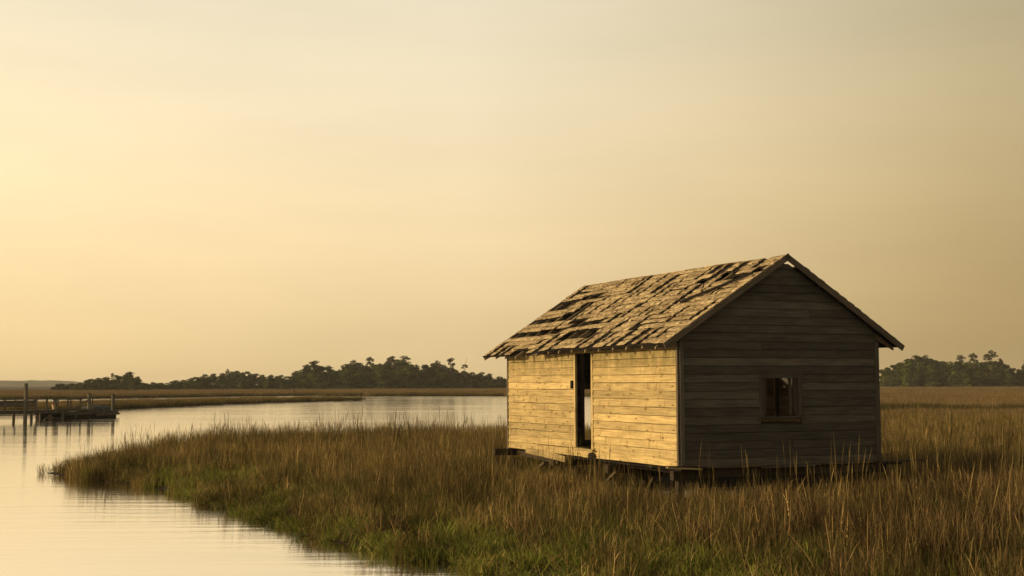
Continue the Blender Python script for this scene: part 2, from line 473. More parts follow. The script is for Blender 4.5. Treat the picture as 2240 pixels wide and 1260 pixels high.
water = bpy.data.objects.new('water', me); COL.objects.link(water)
tag(water, 'calm tidal creek reflecting the yellow evening sky', None, None, 'structure')

# hazy low wooded ridge on the horizon at the left
mb = MB()
xs = np.linspace(-1700, -730, 60)
prof = [9.6 + 1.0 * math.sin(x * .011) + .8 * math.sin(x * .037 + 1) + 1.3 * random.random() for x in xs]
prof = [p * min(1.0, (-730 - x) / 160 + .3) for p, x in zip(prof, xs)]
rings = []
for x, h in zip(xs, prof):
    rings.append([(x, 2300, 0), (x, 2310, h * .7), (x, 2340, h), (x, 2420, h * .9), (x, 2500, 0)])
mb.loft(rings, closed=False, caps=False)
tag(mb.build('hills', M_HAZYWOOD), 'pale hazy wooded ridge far off on the horizon', None, None, 'structure')

# ------------------------------------------------------------------ the shack
shack = empty('wooden_shack', tuple(HUT), HYAW)
tag(shack, 'abandoned weathered board shack on stilts with a ragged shingle roof in the marsh', 'shack')
SL = 1.85 / 2.957
CS = 1 / math.sqrt(1 + SL * SL); SN = SL * CS
S0, S1 = -0.28, 8.90
T1 = 2.957 / CS
UR = 2.457                               # ridge line
def sag(s, t):
    k = min(1, max(0, (s - 4.2) / 3.0)); k = k * k * (3 - 2 * k)
    return -0.075 * k * (1 - t / T1) + 0.008 * math.sin(1.7 * s + t) + 0.006
def RP(s, t, n, side=0):
    """a point of the roof: s along the ridge, t up from the eave, n above the roof surface"""
    x = t * CS - n * SN
    z = 2.42 + t * SN + n * CS + sag(s, t)
    u = -0.5 + x
    if side: u = 2 * UR - u
    return (u, s, z)
def roof_z(u):
    return 2.42 + SL * ((u if u < UR else 2 * UR - u) + 0.5)

REV = 0.168
def clapboard(wall, mat, P, a0, a1, z0, z1, b0=None, b1=None, seg=4, wob=0.003, lift=0.0, tilt=0.0):
    """bevelled siding board: a0..a1 along its lower edge, b0..b1 along its upper edge; P(a, n, z) maps to the wall"""
    b0 = a0 if b0 is None else b0
    b1 = a1 if b1 is None else b1
    rings = []
    ph, am = random.uniform(0, 6), random.uniform(0.0, wob)
    g = min(.009, (z1 - z0) * .3)
    f = 1 - g / (z1 - z0)
    for i in range(seg + 1):
        t = i / seg
        al, bl = a0 + (a1 - a0) * t, b0 + (b1 - b0) * t
        cl = al + (bl - al) * f
        dz = am * math.sin(ph + 3 * t) + tilt * (t - .5)
        dn = random.uniform(0, wob) + lift * (t if lift > 0 else 0)
        rings.append([P(al, 0.012, z0 + dz), P(al, 0.036 + dn, z0 + dz), P(cl, 0.020, z1 - g + dz), P(cl, 0.003, z1 - g + dz), P(bl, 0.0035, z1 + .010 + dz), P(bl, -.004, z1 + .010 + dz)])
    mb = MB(); mb.loft(rings)
    o = mb.build('board', mat, wall)
    o.data.materials.append(M_GRIME_SHADE)
    for i, p in enumerate(o.data.polygons):           # groove between two courses: grime, plus the lip's shade put into the colour
        if i < 6 * seg and i % 6 in (2, 3): p.material_index = 1
    return o

def PL(a, n, z): return (-n, a, z)                 # long wall that faces the creek
def PG(a, n, z): return (a, -n, z)                 # gable end by the camera
def PR(a, n, z): return (HW + n, a, z)             # far long wall
def PB(a, n, z): return (a, HL + n, z)             # far gable end
TH = 0.10

def frame_beams(P, spans, z0, z1):
    mb = MB()
    for a in spans:
        zt = z1(a) if callable(z1) else z1
        mb.beam(P(a, -0.05, z0), P(a, -0.05, zt), 0.05, 0.09, upv=P(1, 0, 0) if P in (PL, PR) else (1, 0, 0))
    return mb

DOOR = (3.70, 4.54, 0.15, 2.29)
# long wall with the doorway
mb = frame_beams(PL, [0.06, 1.2, 2.4, 3.58, 4.66, 5.9, 7.1, 8.3], 0.02, 2.42)
mb.beam(PL(0.0, -0.05, 2.46), PL(HL, -0.05, 2.46), 0.09, 0.06)
mb.beam(PL(0.0, -0.05, 0.03), PL(HL, -0.05, 0.03), 0.09, 0.1)
wall_l = mb.build('wall', M_FRAME, shack)
wall_l['label'] = 'sunlit long side wall of golden boards'
zs = [-0.03] + [0.165 + REV * k - (0.0) for k in range(14)]
for k in range(15):
    z0 = -0.045 + k * REV
    z1 = z0 + REV
    if z0 > 2.45: break
    dl, dr = 0.018, 0.0
    # right of the door (towards the camera)
    zt = min(z1, 2.46)
    lowbend = 0.012 if k < 2 else 0.004
    if z1 < DOOR[2] + .01:
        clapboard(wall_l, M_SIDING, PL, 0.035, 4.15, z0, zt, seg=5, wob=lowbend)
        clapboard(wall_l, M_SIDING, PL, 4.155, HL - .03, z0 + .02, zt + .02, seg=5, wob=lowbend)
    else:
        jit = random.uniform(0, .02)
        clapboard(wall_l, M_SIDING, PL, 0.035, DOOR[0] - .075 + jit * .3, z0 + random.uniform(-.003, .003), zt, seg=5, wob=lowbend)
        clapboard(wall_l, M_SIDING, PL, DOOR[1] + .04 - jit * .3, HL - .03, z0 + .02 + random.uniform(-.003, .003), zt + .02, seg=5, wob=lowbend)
mb = MB()
mb.beam(PL(0.0, 0.035, -.06), PL(0.0, 0.035, 2.50), 0.06, 0.03, upv=(1, 0, 0))
mb.build('corner_board', M_TRIM, wall_l)
mb = MB(); mb.beam(PL(HL, 0.036, -.05), PL(HL, 0.036, 2.46), 0.05, 0.03, upv=(1, 0, 0)); mb.build('corner_board', M_TRIM, wall_l)
mb = MB(); mb.beam(PL(-.02, 0.046, 2.43), PL(3.66, 0.046, 2.44), 0.026, 0.20, seg=4, wob=.004); mb.build('frieze_board', M_TRIM, wall_l)
mb = MB(); mb.beam(PL(3.665, 0.047, 2.44), PL(HL + .05, 0.045, 2.40), 0.026, 0.19, seg=4, wob=.004); mb.build('frieze_board', M_TRIM, wall_l)
mb = MB()
mb.beam(PL(DOOR[0] - .03, 0.015, .10), PL(DOOR[0] - .03, 0.015, 2.36), 0.055, 0.085, upv=(0, 1, 0))
mb.beam(PL(DOOR[1] + .012, 0.012, .10), PL(DOOR[1] + .012, 0.012, 2.36), 0.05, 0.085, upv=(0, 1, 0))
mb.beam(PL(DOOR[0] - .055, 0.0, 2.335), PL(DOOR[1] + .035, 0.0, 2.335), 0.08, 0.06)
mb.build('door_frame', M_SIDING, wall_l)
mb = MB(); mb.beam(PL(3.52, 0.06, 0.128), PL(4.66, 0.06, 0.14), 0.13, 0.035, seg=3, wob=.004); mb.build('door_sill', M_SIDING, wall_l)
mb = MB(); mb.beam(PL(4.72, 0.045, 1.585), PL(5.22, 0.04, 1.59), 0.022, 0.165, seg=2); mb.build('patch_board', M_SIDING, wall_l)
mb = MB(); mb.beam(PL(4.64, 0.055, 1.50), PL(4.64, 0.055, 1.685), 0.05, 0.07, upv=(0, 1, 0)); mb.build('door_stop', M_DARK, wall_l)
mb = MB()
mb.loft([[PL(3.66 + .17 * math.cos(a) * r, n, .0 + .085 * math.sin(a) * r) for a in [i * math.pi / 4 for i in range(8)]] for n, r in ((.03, 1.0), (.075, .95), (.11, .55))])
mb.build('knot_stub', M_DARK, wall_l)

# gable wall with the window
WIN = (1.98, 2.83, 0.965, 1.715)
mb = frame_beams(PG, [0.62, 1.25, 1.9, 2.9, 3.6, 4.3], 0.02, lambda a: roof_z(a) - .35)
mb.beam(PG(0.1, -.05, -.03), PG(HW - .1, -.05, -.03), 0.09, 0.1)
mb.beam(PG(1.25, -.05, 1.80), PG(3.6, -.05, 1.80), 0.08, 0.09)
mb.beam(PG(1.25, -.05, 0.88), PG(3.6, -.05, 0.88), 0.08, 0.09)
wall_g = mb.build('wall', M_FRAME, shack)
wall_g['label'] = 'shaded grey gable wall with a small square window'
def rake_u(z):
    """half opening: where the wall meets the underside of the roof, at height z"""
    u = (z + 0.055 - 2.42) / SL - 0.5
    return max(0.035, u)
gz = -0.05
k = 0
GZ = []
while gz < 4.0:
    GZ.append(gz); gz += REV
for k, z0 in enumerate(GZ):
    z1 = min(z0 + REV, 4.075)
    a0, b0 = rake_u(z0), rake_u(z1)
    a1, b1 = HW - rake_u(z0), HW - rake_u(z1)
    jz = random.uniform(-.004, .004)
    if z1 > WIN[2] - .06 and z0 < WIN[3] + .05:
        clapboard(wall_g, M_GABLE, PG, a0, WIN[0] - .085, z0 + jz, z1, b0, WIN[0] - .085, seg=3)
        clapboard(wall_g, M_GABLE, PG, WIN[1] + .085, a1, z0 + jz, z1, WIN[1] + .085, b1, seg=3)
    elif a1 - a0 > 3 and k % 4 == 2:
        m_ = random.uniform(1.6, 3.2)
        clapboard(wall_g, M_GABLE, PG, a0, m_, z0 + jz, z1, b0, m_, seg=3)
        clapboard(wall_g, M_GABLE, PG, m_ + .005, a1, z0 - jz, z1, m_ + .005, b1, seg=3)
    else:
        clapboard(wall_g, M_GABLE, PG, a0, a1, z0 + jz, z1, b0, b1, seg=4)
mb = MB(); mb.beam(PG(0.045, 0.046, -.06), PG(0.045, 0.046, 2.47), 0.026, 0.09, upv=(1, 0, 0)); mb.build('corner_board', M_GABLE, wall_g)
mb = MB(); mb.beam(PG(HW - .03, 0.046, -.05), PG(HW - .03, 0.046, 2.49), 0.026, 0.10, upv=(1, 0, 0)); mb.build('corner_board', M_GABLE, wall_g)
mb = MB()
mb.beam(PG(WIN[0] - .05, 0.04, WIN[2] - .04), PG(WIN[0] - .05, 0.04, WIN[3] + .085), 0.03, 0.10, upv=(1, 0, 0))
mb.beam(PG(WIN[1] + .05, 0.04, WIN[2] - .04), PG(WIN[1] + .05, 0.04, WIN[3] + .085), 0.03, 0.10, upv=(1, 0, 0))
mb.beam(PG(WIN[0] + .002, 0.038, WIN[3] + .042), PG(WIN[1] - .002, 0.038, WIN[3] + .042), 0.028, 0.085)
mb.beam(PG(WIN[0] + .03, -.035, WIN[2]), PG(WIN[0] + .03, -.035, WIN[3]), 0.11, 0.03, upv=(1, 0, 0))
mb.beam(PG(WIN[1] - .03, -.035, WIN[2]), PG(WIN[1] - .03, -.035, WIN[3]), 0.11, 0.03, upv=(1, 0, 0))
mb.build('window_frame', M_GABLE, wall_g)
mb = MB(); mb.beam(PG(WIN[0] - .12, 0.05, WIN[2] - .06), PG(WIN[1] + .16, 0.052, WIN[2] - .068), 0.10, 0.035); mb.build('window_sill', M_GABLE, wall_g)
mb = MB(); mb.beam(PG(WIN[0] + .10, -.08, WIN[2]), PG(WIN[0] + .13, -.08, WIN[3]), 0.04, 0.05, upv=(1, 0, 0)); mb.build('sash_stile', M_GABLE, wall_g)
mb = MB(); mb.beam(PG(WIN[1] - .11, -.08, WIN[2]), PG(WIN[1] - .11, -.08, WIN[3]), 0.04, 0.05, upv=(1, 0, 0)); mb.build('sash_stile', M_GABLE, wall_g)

# far long wall, closed
mb = frame_beams(PR, [0.06, 1.2, 2.4, 3.6, 4.8, 6.0, 7.1, 8.3], 0.02, 2.42)
mb.beam(PR(0, -.05, 2.46), PR(HL, -.05, 2.46), 0.09, 0.06)
wall_r = mb.build('wall', M_FRAME, shack)
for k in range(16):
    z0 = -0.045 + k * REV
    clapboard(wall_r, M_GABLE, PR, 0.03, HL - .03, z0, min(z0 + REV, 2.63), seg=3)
# far gable wall with a wide opening
mb = frame_beams(PB, [0.1, 1.0, 2.10, 3.4, 4.2, 4.8], 0.02, lambda a: roof_z(a) - .4)
mb.beam(PB(2.1, -.05, 1.53), PB(3.4, -.05, 1.53), 0.08, 0.10)
wall_b = mb.build('wall', M_FRAME, shack)
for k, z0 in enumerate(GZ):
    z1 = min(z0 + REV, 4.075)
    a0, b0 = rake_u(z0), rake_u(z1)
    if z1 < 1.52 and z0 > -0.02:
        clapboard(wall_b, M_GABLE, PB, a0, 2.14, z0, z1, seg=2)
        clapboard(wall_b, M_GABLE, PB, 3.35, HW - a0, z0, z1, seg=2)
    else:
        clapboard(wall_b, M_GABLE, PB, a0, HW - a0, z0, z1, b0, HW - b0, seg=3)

# roof: rafters, sheathing, shingles
mb = MB(); mb.beam((UR, 0.08, 4.10), (UR, S1 - .03, 4.10), 0.03, 0.13, seg=6, wob=.006)
roof = mb.build('roof', M_RAFTER, shack)
RAFT = [0.03, .62, 1.25, 1.87, 2.5, 3.13, 3.8, 4.43, 5.03, 5.62, 6.27, 6.91, 7.52, 8.12, S1 - .10]
for side in (0, 1):
    for s in RAFT:
        te_ = 2.7 if s < .1 else T1 - .03
        mb = MB()
        rings = []
        tl = -0.015 + random.uniform(-.03, .02)
        for t, d0, d1, dt_ in ((tl - .01, -0.068, -0.108, -.026), (tl + .45, -.068, -.165, 0), (1.7, -.07, -.175, 0), (te_, -.07, -.175, 0)):
            # plumb-cut tail: deeper away from the tip
            rings.append([RP(s - .021, t, d0, side), RP(s + .021, t, d0, side), RP(s + .021, t + dt_, d1, side), RP(s - .021, t + dt_, d1, side)])
        mb.loft(rings)
        mb.build('rafter', M_RAFTER, roof)

# (s0, s1, t0, t1): openings right through the roof
HOLES = [(7.80, 8.50, 3.00, 3.10), (6.55, 7.70, 2.56, 2.76), (7.62, 8.86, 2.20, 2.66), (6.36, 6.94, 2.12, 2.30), (7.25, 8.86, 1.50, 1.68), (6.30, 7.25, 1.68, 1.92),
         (5.25, 6.25, 1.34, 1.50), (5.85, 7.35, 0.98, 1.14), (4.10, 5.85, 1.08, 1.22), (7.02, 8.86, 0.84, 1.02), (3.60, 5.35, 0.58, 0.74), (6.25, 7.25, 0.12, 0.26), (6.2, 6.5, .50, .64),
         (1.58, 2.12, 2.72, 2.84), (0.15, 1.35, 2.68, 2.84), (0.85, 1.45, 2.86, 2.97), (-0.2, 0.25, 2.78, 2.92), (1.80, 2.0, .64, .80)]
# thin horizontal cracks between courses
CRACKS = [(0.85, 2.65, 1.17), (0.0, 2.0, 0.78), (3.9, 4.3, 1.2)]
# (s, width, t0, t1): shingles gone along the slope, dark boards showing
SLOTS = [(5.13, .16, 2.74, 3.5), (5.38, .08, 3.1, 3.5), (4.36, .10, 2.4, 3.5), (3.66, .26, 2.37, 3.3), (3.24, .12, 2.24, 2.76), (2.83, .09, 2.28, 2.64), (2.2, .09, 2.18, 2.5),
         (1.74, .18, 1.9, 2.6), (2.36, .09, 2.95, 3.5), (2.05, .30, 3.13, 3.5), (1.72, .14, 2.72, 3.5), (1.55, .10, 2.9, 3.5), (1.06, .26, 2.9, 3.5), (0.39, .18, 3.1, 3.5), (3.27, .09, 1.84, 2.1),
         (4.7, .10, 2.3, 2.7), (3.43, .13, 1.42, 1.84), (2.65, .09, 1.31, 1.64), (1.71, .14, 1.32, 1.76), (.86, .13, 1.03, 1.46), (3.72, .14, 1.19, 1.5), (2.87, .09, .94, 1.16),
         (2.08, .14, .67, 1.24), (1.81, .30, 0, .58), (1.17, .40, 0, .58), (.74, .16, .05, .52), (-.05, .10, .88, 1.6), (.42, .07, 1.94, 2.15), (-.06, .10, 1.6, 1.78),
         (5.05, .16, 2.65, 3.06), (8.58, .20, 2.97, 3.5), (5.77, .12, 1.84, 2.05), (6.17, .10, 1.6, 1.88), (5.11, .14, 1.88, 2.26), (6.05, .12, 2.35, 2.64), (3.77, .18, 1.08, 1.5), (6.61, .08, 1.23, 1.44),
         (5.75, .26, .12, .72), (4.93, .18, -.05, .46), (3.77, .14, .18, .55), (3.5, .16, .1, .5), (2.90, .26, -.02, .52), (2.62, .12, .18, .62), (2.21, .10, .1, .48),
         (8.58, .22, .0, .5), (8.05, .34, 0, .44), (7.67, .20, 0, .42), (5.55, .07, -.1, .22), (4.1, .07, 1.6, 1.9), (4.55, .06, 1.9, 2.15), (2.4, .06, 1.66, 1.95), (3.0, .07, 2.7, 3.1), (1.25, .07, 2.2, 2.5),
         (0.6, .08, 2.1, 2.45), (4.95, .06, .8, 1.0), (5.6, .07, 2.9, 3.3), (6.4, .06, 3.1, 3.5), (7.2, .05, 3.2, 3.5), (7.4, .07, 1.95, 2.2), (3.0, .07, .7, .95), (2.35, .07, 1.3, 1.55), (0.3, .10, .35, .6)]

SLOTJ = [(a, min(b, .24) * 1.2 + .022, c, d) for a, b, c, d in SLOTS]
def cut(intervals, a, b):
    out = []
    for x0, x1 in intervals:
        if b <= x0 or a >= x1: out.append((x0, x1)); continue
        if a > x0: out.append((x0, a))
        if b < x1: out.append((b, x1))
    return out

# sheathing boards under the shingles
SB = 0.218
nrow = 16
for side in (0, 1):
    for i in range(nrow):
        t0, t1 = i * SB, min((i + 1) * SB - .008, T1)
        tm = (t0 + t1) / 2
        parts = [(S0 + .02, S1 - .02)]
        if side == 0:
            for (a, b, c, d) in HOLES:
                if c - .06 < tm < d + .06: parts = cut(parts, a, b)
        elif i >= nrow - 2:
            parts = cut(parts, S0, 0.9)
        out = []
        for a, b in parts:                                        # boards are at most some 4 m long
            while b - a > 4.6:
                m_ = a + random.uniform(2.2, 3.9); out.append((a, m_ - .004)); a = m_
            if b - a > .06: out.append((a, b))
        for a, b in out:
            mb = MB()
            sg = max(1, int((b - a) / 1.1))
            rings = []
            for j in range(sg + 1):
                s = a + (b - a) * j / sg
                rings.append([RP(s, t0, -.066, side), RP(s, t0, -.046, side), RP(s, t1, -.046, side), RP(s, t1, -.066, side)])
            mb.loft(rings)
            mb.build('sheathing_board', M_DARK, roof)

# shingles, in ragged courses
def shingle_rings(s0, s1, t0, t1, side, lift=0.0, sk=0.0):
    nx = 3
    rings = []
    th = random.uniform(.008, .014)
    cup = random.uniform(-.002, .004)
    for i in range(nx + 1):
        f = i / nx
        s = s0 + (s1 - s0) * f
        w = cup * (2 * f - 1) ** 2 + random.uniform(-.0015, .002)
        te = t0 + random.uniform(-.016, .012)
        up_ = lift * (.4 + .6 * f)
        rings.append([RP(s, te, -.018 + w * .5 + up_, side), RP(s, te, -.018 + th + w + up_, side), RP(s + sk, (te + t1) / 2, -.018 + th * .75 + .006 + w + random.uniform(-.003, .004) + up_ * .5, side),
                      RP(s + sk, t1 + .012, -.030 + th * .35, side), RP(s + sk, t1 + .012, -.040, side)])
    return rings
made = []
for i in range(nrow):
    t0, t1 = i * SB + (.004 if i == 0 else 0), min((i + 1) * SB, T1 - .004)
    tm = (t0 + t1) / 2
    parts = [(S0 - .02, S1)]
    for (a, b, c, d) in HOLES:
        if c - .05 < tm < d + .05: parts = cut(parts, a - random.uniform(-.04, .05), b + random.uniform(-.04, .05))
    for (sc, w, c, d) in SLOTJ:
        if c - .06 < tm < d + .06:
            parts = cut(parts, sc - w * .5 + random.uniform(-.007, .007), sc + w * .5 + random.uniform(-.007, .007))
    for a, b in parts:
        x = a
        while b - x > .035:
            w = random.choice((random.uniform(.18, .32), random.uniform(.26, .5), random.uniform(.35, .62)))
            y = min(x + w, b)
            if b - y < .12: y = b
            low, top = t0, t1
            for (ca, cb, ct) in CRACKS:
                if ct - .11 < t0 + .0 < ct + .11 and ca < (x + y) / 2 < cb: low = t0 + .03
            for (ha, hb, hc, hd) in HOLES:                        # course edges stop where a hole's edge runs through them
                if ha < (x + y) / 2 < hb and hc < t1 and hd > t0:
                    if hd > t0 and hd < tm: low = max(low, hd)
                    if hc > tm and hc < t1: top = min(top, hc)
            lift = random.choice((0, 0, 0, 0, 0, 0, 0, .006, .012)) + (0.02 if random.random() < .015 else 0)
            made.append((x, y - random.choice((-.006, -.006, -.004, -.004, .004)), low, top, lift, random.uniform(-.012, .012)))
            x = y
def near(m):
    return m[0] + (0.9 * m[2])
made.sort(key=near)
rest = MB()
for q, (a, b, c, d, lf, sk) in enumerate(made):
    if q < 300:
        mb = MB(); mb.loft(shingle_rings(a, b, c, d, 0, lf, sk)); mb.build('shingle', M_SHINGLE, roof)
    else:
        rest.loft(shingle_rings(a, b, c, d, 0, lf, sk))
o = rest.build('shingle_covering', M_SHINGLE, roof); o['kind'] = 'stuff'
rest = MB()
for i in range(nrow):
    t0, t1 = i * SB + (.004 if i == 0 else 0), min((i + 1) * SB, T1 - .004)
    x = S0 - .02 if i < nrow - 2 else 0.85
    while x < S1 - .05:
        y = min(x + random.uniform(.22, .55), S1)
        if random.random() > .04: rest.loft(shingle_rings(x + .002, y - .004, t0, t1, 1, random.choice((0, 0, .012, .03)), 0))
        x = y
o = rest.build('shingle_covering', M_SHINGLE, roof); o['kind'] = 'stuff'
# barge boards on the gable, and on the far end
for side in (0, 1):
    for s in (S0 - .012, S1 - .012):
        if s > 5 and side == 1: continue
        mb = MB()
        tt = (-.03, .5, 1.2, 2.0, 2.8, T1 + (.012 if side == 0 else .0))
        lo = -.135
        mb.loft([[RP(s - .013, t, -.012, side), RP(s + .013, t, -.012, side), RP(s + .013, t, lo, side), RP(s - .013, t, lo, side)] for t in tt])
        mb.build('barge_board', M_TRIM, roof)
# curled pieces standing up off the roof
mb = MB()
mb.loft([[RP(6.0, .70, .02), RP(6.03, .70, .03), RP(6.03, .74, .03), RP(6.0, .74, .02)], [RP(5.86, .60, .10), RP(5.9, .6, .11), RP(5.9, .66, .11), RP(5.86, .66, .10)], [RP(5.66, .56, .05), RP(5.70, .56, .06), RP(5.7, .62, .06), RP(5.66, .62, .05)]])
mb.build('loose_shingle', M_RAFTER, roof)
mb = MB()
mb.loft([[RP(1.30, 2.18, .01), RP(1.33, 2.18, .01), RP(1.33, 2.24, .01), RP(1.30, 2.24, .01)], [RP(1.22, 2.19, .04), RP(1.25, 2.19, .05), RP(1.25, 2.25, .05), RP(1.22, 2.25, .04)], [RP(1.19, 2.26, .12), RP(1.22, 2.26, .12), RP(1.22, 2.30, .10), RP(1.19, 2.30, .10)]])
mb.build('loose_shingle', M_RAFTER, roof)
# the long split that runs down across the courses near the camera: its shadow line drawn as a dark strip on the slope
mb = MB(); mb.beam(RP(1.37, 1.66, .035), RP(-.17, 2.60, .05), 0.035, 0.05, seg=5, wob=.006); mb.build('split_shadow_strip', M_DARK, roof)

# floor, beams and posts
mb = MB()
for i in range(18):
    a = .06 + i * .27
    mb.beam((a + .13, .06, -.10), (a + .13, HL - .06, -.10), 0.255, 0.03)
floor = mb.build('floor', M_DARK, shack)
def beam(p, q, w, h, name='floor_beam', mat=None, seg=3, wob=.008):
    mb = MB(); mb.beam(p, q, w, h, seg=seg, wob=wob); return mb.build(name, mat or M_POST, floor)
beam((-.50, HL - .15, -.115), (HW + .2, HL - .15, -.2), .14, .17)
beam((-.08, .18, -.21), (HW + .25, .14, -.20), .14, .18)
beam((-.1, 2.9, -.24), (HW + .1, 2.9, -.24), .13, .18)
beam((-.1, 5.6, -.24), (HW + .1, 5.6, -.22), .13, .18)
beam((.45, .1, -.17), (.45, HL - .1, -.15), .09, .10, mat=M_DARK)
beam((HW - .1, -.05, -.16), (HW - .1, HL + .1, -.13), .09, .10)
beam((HW - .15, -.03, -.065), (HW + 1.05, -.12, -.045), .16, .035, 'loose_plank', M_POST)
beam((HW - .1, .25, -.125), (HW + .75, .2, -.115), .12, .04, 'loose_plank', M_POST)
beam((.62, -.10, -.055), (-.70, -.06, .005), .16, .03, 'loose_plank', M_POST)
beam((.38, -.17, -.075), (-.42, -.19, -.022), .10, .028, 'loose_plank', M_SIDING)
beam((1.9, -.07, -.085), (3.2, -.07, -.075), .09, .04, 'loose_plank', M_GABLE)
mb = MB(); mb.beam((-.06, 7.2, -.03), (-.10, 4.92, -.13), .03, .14, upv=(0, 0, 1), seg=4, wob=.006); mb.build('hanging_board', M_SIDING, floor)
mb = MB(); mb.beam((-.03, 7.6, -.12), (-.04, 5.4, -.20), .03, .13, upv=(0, 0, 1), seg=3, wob=.006); mb.build('hanging_board', M_POST, floor)
zb = -1.35
for a in (.12, 2.45, HW - .15):
    for b in (.2, 2.9, 5.6, HL - .15):
        mb = MB()
        mb.pole((a + random.uniform(-.1, .1), b + random.uniform(-.08, .08), zb), (a, b, -.27), .11, .095, 8, 3, .015)
        mb.build('post', M_POST, shack)
for p, q, m_ in (((.02, 7.9, -.30), (.02, 8.1, -1.1), M_BRACE), ((.0, 6.2, -.28), (.05, 7.2, -.62), M_BRACE), ((.0, 2.6, -.28), (.03, 3.7, -.85), M_BRACE), ((.0, 1.0, -.3), (.03, 1.5, -.8), M_POST),
                 ((.05, 4.6, -.3), (.05, 5.1, -.9), M_POST), ((.6, .1, -.3), (1.4, .12, -1.0), M_POST), ((3.4, .1, -.3), (2.55, .12, -1.0), M_POST)):
    mb = MB(); mb.beam(p, q, .05, .09, upv=(1, 0, 0) if abs(p[0] - q[0]) < .2 else (0, 1, 0), seg=2, wob=.01); mb.build('brace', m_, shack)
mb = MB(); mb.beam((.4, -.02, -.36), (HW - .3, -.02, -.36), .035, .19, seg=3, wob=.008); mb.build('skirt_board', M_DARK, floor)
# a partition frame inside
mb = MB()
for a in (1.0, 1.9, 2.6, 3.3): mb.beam((a, 4.75, -.06), (a, 4.75, 2.35), .05, .09, upv=(1, 0, 0))
mb.beam((.1, 4.75, 2.38), (HW - .1, 4.75, 2.38), .09, .06)
mb.build('partition_frame', M_FRAME, shack)

# ------------------------------------------------------------------ dock at the left
dock = empty('wooden_dock', (-33.2, 96.0, 0.0))
tag(dock, 'dark weathered walkway dock on pilings with plank railings at the left', 'dock')
DV = Vector((-.554, -.832, 0)); DN = Vector((-.832, .554, 0))
def D(a, b, z):                                   # a along the walkway from its end, b across it, z up
    v = DV * a + DN * b
    return (v.x, v.y, z)
LEN = 20.0
mb = MB(); mb.beam(D(-.1, 0, .60), D(LEN, 0, .61), .08, .17); mb.build('stringer', M_DOCK, dock)
mb = MB(); mb.beam(D(-.1, 1.5, .60), D(LEN, 1.5, .61), .08, .17); mb.build('stringer', M_DOCK, dock)
x = -.1
while x < LEN:
    mb = MB(); mb.beam(D(x + .13, -.1, .735 + random.uniform(-.005, .005)), D(x + .13, 1.6, .735), .25, .04); mb.build('deck_plank', M_DOCK, dock)
    x += .262
for a, b, zt in ((.5, -.1, .75), (1.2, 1.6, .75), (3.2, -.1, .75), (3.5, 1.6, .75), (6.0, -.1, .75), (6.4, 1.6, .75), (10, -.1, .75), (10, 1.6, .75), (14, -.1, .75), (14, 1.6, .75), (18, -.1, .75), (18, 1.6, .75)):
    mb = MB(); mb.pole(D(a, b, -.9), D(a, b, zt), .115, .105, 8, 2, .02); mb.build('piling', M_DOCK, dock)
mb = MB(); mb.pole(D(3.9, -.36, -.9), D(3.9, -.36, 2.70), .15, .135, 8, 3, .02); o = mb.build('piling', M_DOCK, dock); o['label'] = 'tall mooring piling'
for a in (.05, 1.1, 1.9, 2.9, 5.4, 8.0, 10.6, 13.2, 15.8, 18.4):
    mb = MB(); mb.beam(D(a, -.06, .5), D(a, -.06, 1.52), .11, .11, upv=(1, 0, 0)); mb.build('rail_post', M_DOCK, dock)
for a in (.05, 1.6, 3.4, 5.4, 8.0, 10.6, 13.2, 15.8, 18.4):
    mb = MB(); mb.beam(D(a, 1.56, .5), D(a, 1.56, 1.50), .10, .10, upv=(1, 0, 0)); mb.build('rail_post', M_DOCK, dock)
mb = MB(); mb.beam(D(-.1, -.06, 1.55), D(LEN, -.06, 1.53), .16, .05, seg=4, wob=.01); mb.build('hand_rail', M_DOCK, dock)
mb = MB(); mb.beam(D(-.1, 1.56, 1.53), D(LEN, 1.56, 1.52), .16, .05, seg=4, wob=.01); mb.build('hand_rail', M_DOCK, dock)
mb = MB(); mb.beam(D(2.95, -.14, 1.40), D(LEN, -.14, 1.38), .04, .16, seg=3, wob=.01); mb.build('rail_board', M_DOCK, dock)
mb = MB(); mb.beam(D(2.95, -.14, 1.10), D(LEN, -.14, 1.08), .04, .15, seg=3, wob=.01); mb.build('rail_board', M_DOCK, dock)
mb = MB(); mb.beam(D(2.95, 1.64, 1.22), D(LEN, 1.64, 1.2), .04, .14, seg=3, wob=.01); mb.build('rail_board', M_DOCK, dock)
mb = MB(); mb.beam(D(2.95, -.18, 1.26), D(5.4, -.18, 1.25), .04, .10); mb.build('rail_board', M_DOCK, dock)
mb = MB(); mb.beam(D(1.3, .2, .5), D(2.2, .2, -.25), .06, .12, upv=(0, 0, 1)); mb.build('brace', M_DOCK, dock)
mb = MB(); mb.beam(D(.3, .2, .10), D(1.7, .2, .14), .12, .10); mb.build('cross_timber', M_DOCK, dock)

